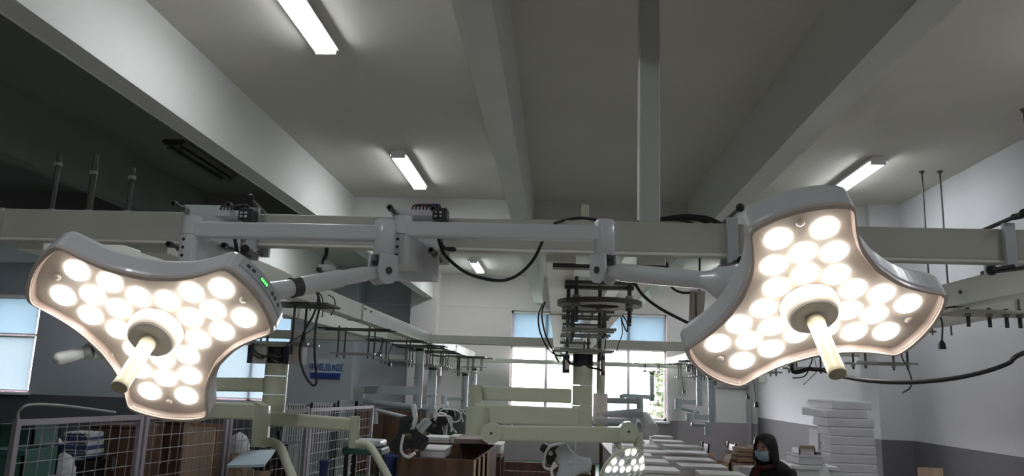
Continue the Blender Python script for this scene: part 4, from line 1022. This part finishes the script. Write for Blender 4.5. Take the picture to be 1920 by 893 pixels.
def foam(label, x0, x1, ytop, Y, D, hgt, mat=None, zt=None, name='foam_box', cat='foam box', group=None, lid=True, rot=0):
    a, b = at(x0, ytop, Y=Y), at(x1, ytop, Y=Y)
    z = a.z if zt is None else zt
    t = thing(name, label, cat, ((a.x+b.x)/2, Y+D/2, z-hgt), group)
    w = b.x-a.x; K = dict(loc=(0, 0, 0)); L = hgt*.28 if lid else 0
    MB().b(-w/2, w/2, -D/2, D/2, 0, hgt-L).build('body', mat or m_foam, t, bevel=.006, **K)
    if lid: MB().b(-w/2-.004, w/2+.004, -D/2-.004, D/2+.004, hgt-L+.002, hgt).build('lid', mat or m_foam, t, bevel=.005, **K)
    t.rotation_euler = (0, 0, rot)
    return t
foam('long white foam box on the cabinet, front one beside the silver tube lamp', 788, 834, 841, 6.0, .42, .068)
foam('white foam box behind the silver tube lamp, second from the front', 795, 838, 819, 6.85, .3, .11)
foam('grey foam box under the round joint of the green arm', 843, 892, 818, 7.0, .3, .10, m_foamg)
foam('white foam box end sticking out right of the grey one', 893, 940, 832, 6.95, .4, .08)
q = at(866, 845, Y=6.9)
t = thing('support_bench', 'dark wooden bench that carries the foam boxes behind the cabinet', 'bench', (q.x, 7.0, 0))
x0, x1 = at(790, 850, Y=6.85).x, at(940, 850, Y=6.9).x
MB().b(x0, x1, 6.83, 7.35, at(866, 843, Y=6.9).z-.07, at(866, 843, Y=6.9).z-.045).build('top', m_brown, t)
for x in (x0, x1-.05):
    for y in (6.84, 7.29): MB().b(x, x+.05, y, y+.05, 0, at(866, 843, Y=6.9).z-.07).build('leg', m_brown, t)
# ------------------------------------------------------------------ long table with foam boxes, right of centre
TZ = .755
def table(label, x0, x1, y0, y1, z, mat):
    t = thing('work_table', label, 'table', ((x0+x1)/2, (y0+y1)/2, 0))
    MB().b(x0, x1, y0, y1, z-.03, z).build('tabletop', mat, t, bevel=.003)
    for x in (x0+.02, x1-.07):
        for y in (y0+.02, y1-.07): MB().b(x, x+.05, y, y+.05, 0, z-.03).build('leg', mat, t)
    MB().b(x0+.05, x1-.05, y0+.03, y0+.05, z-.12, z-.03).build('apron', mat, t)
table('long dark brown table loaded with white foam boxes, left of the person', .60, 1.50, 5.75, 11.6, TZ, m_brown)
rowsR = [(1222, 1262, 818), (1227, 1284, 827), (1247, 1317, 836), (1252, 1329, 848), (1250, 1341, 861), (1278, 1365, 874), (1316, 1402, 889)]
rowsL = [(1165, 1208, 826), (1150, 1235, 835), (1160, 1250, 845), (1180, 1223, 853), (1192, 1255, 865), (1180, 1276, 880)]
nameR = ['farthest', 'second farthest', 'third farthest', 'middle', 'third nearest', 'second nearest', 'nearest']
nameL = ['farthest', 'second farthest', 'third farthest', 'third nearest', 'second nearest', 'nearest']
for rows, who, nm in ((rowsR, 'right', nameR), (rowsL, 'left', nameL)):
    for (x0, x1, yt), w in zip(rows, nm):
        zt = -.60
        p = at(x0, yt, Z=zt); q = at(x1, yt+1, Y=p.y)
        foam('white foam box on the long table, %s in the %s-hand column' % (w, who), x0, x1, yt, p.y, .30, CZ+zt-TZ-.004, zt=CZ+zt, rot=random.uniform(-.04, .04))
# tower of foam blocks
ords = ['topmost', 'second', 'third', 'fourth', 'fifth', 'sixth', 'seventh', 'eighth', 'ninth', 'tenth', 'eleventh', 'twelfth', 'thirteenth', 'fourteenth', 'fifteenth', 'lowest']
ztop = at(1600, 752, Y=8.35).z; N = 16; hh = ztop/N
xs = [(1562, 1637, .80), (1550, 1627, .80), (1552, 1640, .45), (1557, 1638, .40), (1556, 1640, .32)]+[(1556+random.uniform(-2, 2), 1641+random.uniform(-1.5, 1.5), .32) for _ in range(11)]
for i in range(N):
    x0, x1, D = xs[i]
    z = ztop-i*hh
    a, b = at(x0, 800, Y=8.3), at(x1, 800, Y=8.3)
    t = thing('foam_block', 'grey-white foam block in the tall tower by the column, %s from the top' % ords[i] if 0 < i < 15 else 'grey-white foam block in the tall tower by the column, %s' % ords[i], 'foam block', ((a.x+b.x)/2, 8.3+D/2, z-hh))
    w = b.x-a.x; K = dict(loc=(0, 0, 0))
    MB().b(-w/2, w/2, -D/2, D/2, .002, hh-.012).build('body', m_foamg, t, bevel=.005, **K)
    MB().b(-w/2+.004, w/2-.004, -D/2+.004, D/2-.004, hh-.012, hh-.001).build('top_sheet', m_foam, t, **K)
xa, xb = at(1537, 850, Y=8.75).x, at(1552, 850, Y=8.75).x
zt = at(1545, 806, Y=8.75).z
for i in range(4):
    t = thing('foam_block', 'upright white foam piece behind the tower, %s' % ['top one', 'second one down', 'third one down', 'bottom one'][i], 'foam block', ((xa+xb)/2, 8.9, zt*(3-i)/4))
    MB().b(-(xb-xa)/2, .03, -.1, .2, .002, zt/4-.002).build('body', m_foam, t, bevel=.006, loc=(0, 0, 0))
    MB().b(-(xb-xa)/2+.01, .02, -.104, -.1, zt/16, zt/6).build('label_patch', m_foamg, t, loc=(0, 0, 0))
# packing table right of the person
table('pale packing table between the person and the foam tower', at(1478, 870, Y=7.6).x, at(1545, 870, Y=7.6).x+.1, 7.5, 8.1, at(1500, 872, Y=7.6).z, m_white)
zT = at(1500, 872, Y=7.6).z
t = foam('large pale grey foam box on the packing table right of the person', 1497, 1542, 853, 7.6, .4, at(1500, 853, Y=7.6).z-zT-.003, m_foamg)
heap('rounded white foam bag in front of the foam tower', 1522, 1566, 868, 7.2, m_foam, name='foam_bag', cat='foam bag', zb=0)
zz = at(1500, 853, Y=7.6).z
a, b = at(1490, 835, Y=7.8), at(1520, 852, Y=7.8)
t = thing('open_carton', 'small open white carton with dark stripes on the pale foam box', 'carton', ((a.x+b.x)/2, 7.75, zz))
MB().b(a.x, b.x, 7.66, 7.67, zz+.002, a.z-.02).b(a.x, b.x, 7.90, 7.91, zz+.002, a.z-.02).b(a.x, a.x+.01, 7.66, 7.91, zz+.002, a.z-.02).b(b.x-.01, b.x, 7.66, 7.91, zz+.002, a.z-.02).build('wall', m_foam, t)
MB().loft([[(a.x, 7.66, a.z-.02), (b.x, 7.66, a.z-.02), (b.x, 7.662, a.z-.015), (a.x, 7.662, a.z-.015)], [(a.x-.02, 7.58, a.z+.01), (b.x-.03, 7.58, a.z+.01), (b.x-.03, 7.582, a.z+.015), (a.x-.02, 7.582, a.z+.015)]]).build('flap', m_cardin, t)
for i in range(2): MB().b(b.x+.005+.03*i, b.x+.02+.03*i, 7.66, 7.70, zz+.002, a.z-.05).build('strip', m_plate, t)
# cartons left of the person
TY = 7.75
xa, xb = at(1343, 870, Y=TY).x, at(1432, 870, Y=TY).x
zt = at(1390, 868, Y=TY).z
table('low dark table that carries the brown cartons beside the person', xa+.03, xb, 7.7, 8.2, zt-.13, m_brown)
def carton(label, x0, x1, y0, y1, Y, D, mat=None, flaps=0):
    a, b = at(x0, y0, Y=Y), at(x1, y1, Y=Y)
    t = thing('cardboard_carton', label, 'carton', ((a.x+b.x)/2, Y+D/2, b.z))
    z0, z1 = b.z, a.z; th = .008
    mat = mat or m_card
    if not flaps: MB().b(a.x, b.x, Y, Y+D, z0, z1).build('body', mat, t, bevel=.003); MB().b(a.x+(b.x-a.x)*.45, a.x+(b.x-a.x)*.55, Y-.002, Y+D, z1-.001, z1+.001).build('tape', m_cardin, t)
    else:
        MB().b(a.x, b.x, Y, Y+th, z0, z1).b(a.x, b.x, Y+D-th, Y+D, z0, z1).b(a.x, a.x+th, Y, Y+D, z0, z1).b(b.x-th, b.x, Y, Y+D, z0, z1).b(a.x, b.x, Y, Y+D, z0, z0+th).build('wall', mat, t)
        for s, x in ((-1, a.x), (1, b.x)):
            MB().loft([[(x, Y+.01, z1), (x, Y+D-.01, z1), (x+.004, Y+D-.01, z1), (x+.004, Y+.01, z1)], [(x+s*.03, Y+.02, z1+.09), (x+s*.03, Y+D-.02, z1+.06), (x+s*.03+.004, Y+D-.02, z1+.06), (x+s*.03+.004, Y+.02, z1+.09)]]).build('flap', m_cardin, t)
    return t
zc = zt-.126
yb = 893
def yz(z, x, Y):                            # picture row of a height, for stacking
    lo, hi = 300, 1400
    for _ in range(40):
        m_ = (lo+hi)/2
        if at(x, m_, Y=Y).z > z: lo = m_
        else: hi = m_
    return lo
yt_ = yz(zc+.003, 1370, TY)
carton('open cardboard carton with pale flaps, left of the person', 1345, 1368, 868, yz(zc+.003, 1356, TY), TY, .3, m_cardin, 1)
carton('brown cardboard carton at table level beside the person', 1372, 1412, 868, yz(zc+.003, 1390, TY), TY, .3)
for i, (x0, x1, y0, y1) in enumerate(((1382, 1412, 857, 867.5), (1384, 1412, 849, 856.7), (1385, 1413, 841, 848.7))):
    carton(['flat brown carton, lowest of the small stack by the face mask', 'flat brown carton, middle of the small stack by the face mask', 'flat brown carton, top of the small stack by the face mask'][i], x0, x1, y0, y1, TY, .28)
carton('narrow open carton with pale flaps behind the brown one', 1366, 1380, 846, yz(zc+.003, 1374, 8.07), 8.07, .08, m_cardin, 1)
carton('tall pale carton right against the hair of the person', 1414, 1423, 838, yz(zc+.003, 1418, TY), TY+.02, .25, m_cardin)
foam('white foam block in the lower front of the cartons', 1384, 1425, 876, 7.38, .2, at(1400, 876, Y=7.38).z-.004, lid=False)
# chairs whose backs show over the boxes
for px, Yc, lab in ((1324, 9.6, 'black chair back standing between the foam boxes and the cartons'), (1374, 8.9, 'black chair back just behind the brown cartons')):
    a = at(px, 832, Y=Yc)
    t = thing('folding_chair', lab, 'chair', (a.x+.2, Yc, 0))
    for dy in (0, .38): MB().bar((a.x-.01, Yc+dy, a.z-.45), (a.x+.03, Yc+dy, a.z), .022, .03, up=Vector((0, 1, 0))).build('back_post', m_blackp, t)
    MB().loft([[(a.x+.0, Yc+.02, a.z-.28), (a.x+.0, Yc+.38, a.z-.28), (a.x+.012, Yc+.38, a.z-.28), (a.x+.012, Yc+.02, a.z-.28)], [(a.x+.03, Yc+.02, a.z-.02), (a.x+.03, Yc+.38, a.z-.02), (a.x+.042, Yc+.38, a.z-.02), (a.x+.042, Yc+.02, a.z-.02)]]).build('backrest', m_blackp, t)
    MB().b(a.x-.02, a.x+.38, Yc, Yc+.4, .42, .45).build('seat', m_blackp, t)
    for x in (a.x, a.x+.35):
        for y in (Yc+.01, Yc+.36): MB().b(x, x+.025, y, y+.025, 0, .42 if x > a.x else a.z-.44).build('leg', m_blackp, t)
# pale bit of board in the bottom right corner
q = at(1742, 884, Y=7.2)
t = thing('small_board', 'small pale board leaning at the right wall, cut by the bottom edge', 'board', (q.x, 7.2, 0))
MB().b(at(1722, 878, Y=7.2).x, at(1768, 880, Y=7.2).x, 7.2, 7.22, 0, at(1722, 877, Y=7.2).z).build('panel', m_pine, t)
MB().b(at(1726, 878, Y=7.2).x, at(1764, 880, Y=7.2).x, 7.22, 7.24, .1, .14).build('batten', m_pine, t)
q = at(1441, 710, X=XR)
t = thing('junction_box', 'small beige box high on the corner beside the dark door edge', 'junction box', (XR, q.y, q.z))
MB().b(XR-.05, XR-.001, 15.3, 15.7, CZ+.22, CZ+.42).build('cover', m_armG, t, bevel=.01); MB().b(XR-.055, XR-.05, 15.42, 15.58, CZ+.27, CZ+.37).build('switch', m_white, t)
q = at(1654, 690, Y=9.9)
t = thing('beam_bracket', 'white end bracket of the cross beam at the grey column', 'bracket', (q.x, 9.9, CZ+.46))
MB().b(q.x-.05, q.x+.04, 9.93, 9.98, CZ+.44, CZ+.66).build('plate', m_white, t, bevel=.004)
MB().cyl((q.x-.03, 9.9, CZ+.42), (q.x+.04, 9.9, CZ+.42), .03, n=14).build('roller', m_white, t)

# ------------------------------------------------------------------ the seated person
def skin(name, pts, edges, mat, parent, root=0, sub=2, smooth=True):
    me = bpy.data.meshes.new(name); off = WORLD[parent.name]
    me.from_pydata([tuple(Vector(p[:3])-off) for p in pts], edges, []); me.update()
    o = bpy.data.objects.new(name, me); COL.objects.link(o)
    md = o.modifiers.new('skin', 'SKIN'); md.use_smooth_shade = True
    sv = me.skin_vertices[0].data
    for i, p in enumerate(pts):
        sv[i].radius = (p[3], p[4] if len(p) > 4 else p[3]); sv[i].use_root = (i == root)
    s = o.modifiers.new('sub', 'SUBSURF'); s.levels = sub; s.render_levels = sub
    dg = bpy.context.evaluated_depsgraph_get(); dg.update()
    m2 = bpy.data.meshes.new_from_object(o.evaluated_get(dg)); bpy.data.objects.remove(o)
    for p in m2.polygons: p.use_smooth = True
    m2.materials.clear(); m2.materials.append(mat)
    o = bpy.data.objects.new(name, m2); COL.objects.link(o); o.parent = parent; WORLD[o.name] = off
    return o
hc_ = at(1437, 842, Y=6.95)                  # middle of the head
SX, SY = hc_.x+.09, 7.03
def S(x, y, z, r, r2=None):
    a = math.radians(-32)*min(1, max(0, (z-.45)/.4)); lean = .10*max(0, z-.5)      # the trunk twists and leans to the left
    x, y = x*math.cos(a)-y*math.sin(a)-lean, x*math.sin(a)+y*math.cos(a)
    return (SX+x, SY+y, z, r) if r2 is None else (SX+x, SY+y, z, r, r2)
t = thing('person', 'person in a black jacket and pale blue face mask sitting beside the cartons', 'person', (SX, SY, 0))
m_skin = pbr('skin', (.50, .33, .24), .5)
m_jack = pbr('black_jacket', (.010, .010, .012), .8)
m_maroon = pbr('maroon_scarf', (.075, .015, .025), .8)
m_hair = pbr('dark_hair', (.012, .010, .010), .5)
hz = hc_.z
# faces the camera and a little to the left
body = [S(0, 0, .50, .13, .11), S(0, .01, .62, .12, .10), S(0, .02, .74, .13, .10), S(-.01, .01, hz-.18, .10, .08), S(-.03, -.02, hz-.155, .05), S(-.045, -.045, hz-.09, .048)]
E_ = [(0, 1), (1, 2), (2, 3), (3, 4), (4, 5)]
def chain(start, pts):
    n = len(body); prev = start
    for p in pts: body.append(p); E_.append((prev, len(body)-1)); prev = len(body)-1
    return prev
body_hands = []
for s in (-1, 1):
    w = chain(3, [S(s*.12, .01, hz-.19, .055), S(s*.175, -.05, .66, .042), S(s*.165, -.20, .585, .036), S(s*.14, -.35, .61, .024), S(s*.14, -.41, .62, .030, .014)])
    for k, (dx, ln) in enumerate(((-.030, .070), (-.010, .080), (.010, .075), (.029, .060))):
        chain(w, [S(s*.15+dx, -.46, .625, .0090), S(s*.15+dx*1.1, -.46-ln*.55, .618, .0085), S(s*.15+dx*1.1, -.46-ln, .600, .0075)])
    chain(w, [S(s*.15-s*.040, -.42, .618, .011), S(s*.15-s*.055, -.455, .606, .0095)])
    lg = chain(0, [S(s*.10, -.04, .48, .085), S(s*.12, -.42, .49, .060), S(s*.12, -.44, .27, .050), S(s*.12, -.42, .09, .036), S(s*.12, -.52, .04, .035)])
skin('body', body, E_, m_skin, t)
# head: a shaped surface, turned to the left and down a little
hr = []; n = 24; m_ = 16
Rz = Matrix.Rotation(math.radians(-46), 3, 'Z') @ Matrix.Rotation(math.radians(8), 3, 'X')
HC = Vector((hc_.x, 6.97, hz))
def hp_(x, y, z): return HC+Rz @ Vector((x, y, z))     # local: -y is where the face looks
rr = []
for k in range(m_+1):
    th = PI*k/m_; z = -math.cos(th); w = max(math.sin(th), .02)
    rg = []
    for i in range(n):
        a = 2*PI*i/n; cx_, sy_ = math.cos(a), math.sin(a)
        wx, wy = .074, .094
        if z < 0: wx *= 1-.28*(-z)**1.5; wy *= 1-.12*(-z)
        x, y = wx*w*cx_, wy*w*sy_
        if sy_ < -.8 and -.35 < z < .15: y -= .016*(1-abs(z+.12)/.3)*(-(sy_+.8)/.2)      # nose
        if sy_ < -.5 and .1 < z < .3: y += .003
        rg.append(hp_(x, y, z*.112))
    rr.append(rg)
head = MB().loft(rr, True).build('head', m_skin, t)
for s in (-1, 1):
    ec = hp_(s*.030, -.080, .006)
    MB().ball(ec, .0125, (1.1, .6, .6), 12, 8).build('eye', pbr('eye_dark', (.03, .02, .02), .2), head)
    MB().tube([hp_(s*.014, -.091, .026), hp_(s*.030, -.089, .032), hp_(s*.048, -.078, .026)], .0035, n=6, sub=3).build('eyebrow', m_hair, head)
    MB().ball(hp_(s*.076, .008, -.008), .026, (.35, .7, 1.1), 12, 8).build('ear', m_skin, head)
# hair: a cap that leaves the face open, long at the back and sides
def hair_ring(z, half, rx, ry, n=22):
    pts = []
    for i in range(n+1):
        a = PI/2-half+2*half*i/n
        pts.append((rx*math.cos(a), ry*math.sin(a), z))
    return pts
outer = []; inner = []
for z, half, rx, ry in ((.128, PI*.999, .018, .020), (.118, PI*.999, .052, .060), (.098, PI*.98, .076, .094), (.072, PI*.86, .088, .106), (.035, PI*.74, .094, .112), (-.01, PI*.68, .096, .114), (-.06, PI*.66, .098, .116), (-.11, PI*.62, .096, .114), (-.16, PI*.56, .090, .112), (-.20, PI*.5, .080, .104)):
    outer.append([hp_(*p) for p in hair_ring(z, half, rx, ry)]); inner.append([hp_(*p) for p in hair_ring(z, half, rx-.012, ry-.012)])
m2 = MB(); w = len(outer[0])
vs = [v for r in outer for v in r]+[v for r in inner for v in r]; o_ = len(outer)*w
fs = []
for k in range(len(outer)-1):
    for i in range(w-1):
        fs.append((k*w+i, k*w+i+1, (k+1)*w+i+1, (k+1)*w+i)); fs.append((o_+k*w+i, o_+(k+1)*w+i, o_+(k+1)*w+i+1, o_+k*w+i+1))
    for i in (0, w-1): fs.append((k*w+i, (k+1)*w+i, o_+(k+1)*w+i, o_+k*w+i))
for k in (0, len(outer)-1):
    for i in range(w-1): fs.append((k*w+i, o_+k*w+i, o_+k*w+i+1, k*w+i+1))
m2.add(vs, fs, True); m2.build('hair', m_hair, t)
# mask
mk = []
for z, yy, wx in ((-.098, -.060, .040), (-.080, -.092, .055), (-.050, -.112, .068), (-.020, -.112, .070), (-.004, -.096, .066)):
    mk.append([hp_(wx*math.sin(a), yy+.060*(1-math.cos(a)), z) for a in [-1.15+2.3*i/10 for i in range(11)]])
vs = [v for r in mk for v in r]+[v+Rz @ Vector((0, .003, 0)) for r in mk for v in r]; w = 11; L_ = len(mk)*w; fs = []
for k in range(len(mk)-1):
    for i in range(10): fs += [(k*w+i, k*w+i+1, (k+1)*w+i+1, (k+1)*w+i), (L_+k*w+i, L_+(k+1)*w+i, L_+(k+1)*w+i+1, L_+k*w+i+1)]
mask = MB().add(vs, fs, True).build('face_mask', pbr('mask_blue', (.42, .60, .74), .7), t)
for s in (-1, 1): MB().tube([hp_(s*.060, -.068, -.02), hp_(s*.073, -.03, -.012), hp_(s*.080, .004, .0)], .0018, n=5, sub=3).build('ear_loop', m_white, mask)
jk = [S(0, 0, .48, .16, .13), S(0, .01, .62, .155, .125), S(0, .02, .74, .16, .13), S(-.005, .015, hz-.18, .135, .105), S(-.025, .0, hz-.10, .075)]
je = [(0, 1), (1, 2), (2, 3), (3, 4)]
for s in (-1, 1):
    n0 = len(jk); jk += [S(s*.115, .01, hz-.19, .075), S(s*.175, -.05, .66, .060), S(s*.165, -.20, .585, .052), S(s*.135, -.32, .60, .040)]
    je += [(3, n0), (n0, n0+1), (n0+1, n0+2), (n0+2, n0+3)]
skin('jacket', jk, je, m_jack, t)
skin('trousers', [S(0, 0, .47, .14, .12)]+[p for s in (-1, 1) for p in (S(s*.10, -.05, .48, .10), S(s*.12, -.42, .49, .075), S(s*.12, -.45, .27, .065), S(s*.12, -.43, .09, .052))], [(0, 1), (1, 2), (2, 3), (3, 4), (0, 5), (5, 6), (6, 7), (7, 8)], pbr('dark_trousers', (.02, .022, .03), .8), t)
ring = [hp_(.070*math.cos(2*PI*i/16)+.0, .078*math.sin(2*PI*i/16)-.012, -.130+.012*math.sin(2*PI*i/16)) for i in range(17)]
MB().tube(ring, .021, n=10, sub=2).build('scarf', m_maroon, t)
MB().tube([hp_(-.03, -.10, -.14), hp_(-.05, -.12, -.22), hp_(-.06, -.13, -.32)], .030, n=10, sub=4).build('scarf_end', m_maroon, t)
for s in (-1, 1): MB().loft([[(SX+s*.12+x, SY-.44+y, z) for x, y in ((-.045, .06), (.045, .06), (.05, -.14), (.0, -.19), (-.05, -.14))] for z in (.0, .05)]).build('shoe', m_black, t, bevel=.01)
t = thing('round_stool', 'dark round stool under the seated person', 'stool', (SX, SY+.02, 0))
MB().cyl((SX, SY+.02, .30), (SX, SY+.02, .34), .17, n=28).build('seat', m_blackp, t)
for i in range(4):
    a = PI/4+i*PI/2; MB().cyl((SX+.12*math.cos(a), SY+.02+.12*math.sin(a), .30), (SX+.17*math.cos(a), SY+.02+.17*math.sin(a), 0), .012, n=8).build('leg', m_blackp, t)

# ------------------------------------------------------------------ outside
struct(MB().b(-60, 60, FY+.3, 90, -.3, -.2).build('ground', pbr('outside_grass', (.07, .09, .05), .9, var=.2, scale=.5)))
def tree(label, x, y, h, w, seed):
    rnd = random.Random(seed)
    t = thing('leafy_tree', label, 'tree', (x, y, -.2))
    MB().tube([(x, y, -.2), (x+.1, y, h*.3), (x-.05, y+.1, h*.7)], .12, n=10, rs=lambda u: .15*(1-u*.7)).build('trunk', m_brown, t)
    mb = MB()
    blobs = [(x+rnd.uniform(-w, w)*.7, y+rnd.uniform(-w, w)*.5, h*rnd.uniform(.25, .9), w*rnd.uniform(.3, .5)) for _ in range(16)]
    for bx, by, bz, br in blobs:
        for _ in range(230):
            d = Vector((rnd.gauss(0, 1), rnd.gauss(0, 1), rnd.gauss(0, 1))).normalized()*br*rnd.uniform(.75, 1.05)
            c = Vector((bx, by, bz))+d; a = Vector((rnd.gauss(0, 1), rnd.gauss(0, 1), rnd.gauss(0, 1))).normalized()*.085; b = a.cross(Vector((rnd.gauss(0, 1), rnd.gauss(0, 1), rnd.gauss(0, 1)))).normalized()*.05
            mb.add([c-a, c-b, c+a, c+b], [(0, 1, 2, 3)])
    mb.build('crown', pbr('leaves', (.085, .11, .055), .6, var=.35, scale=3), t)
tree('leafy green tree outside the window right of the centre column', 3.6, 21.5, 2.05, 1.5, 3)
tree('second leafy tree farther out behind the first one', 4.8, 25, 2.4, 1.5, 5)
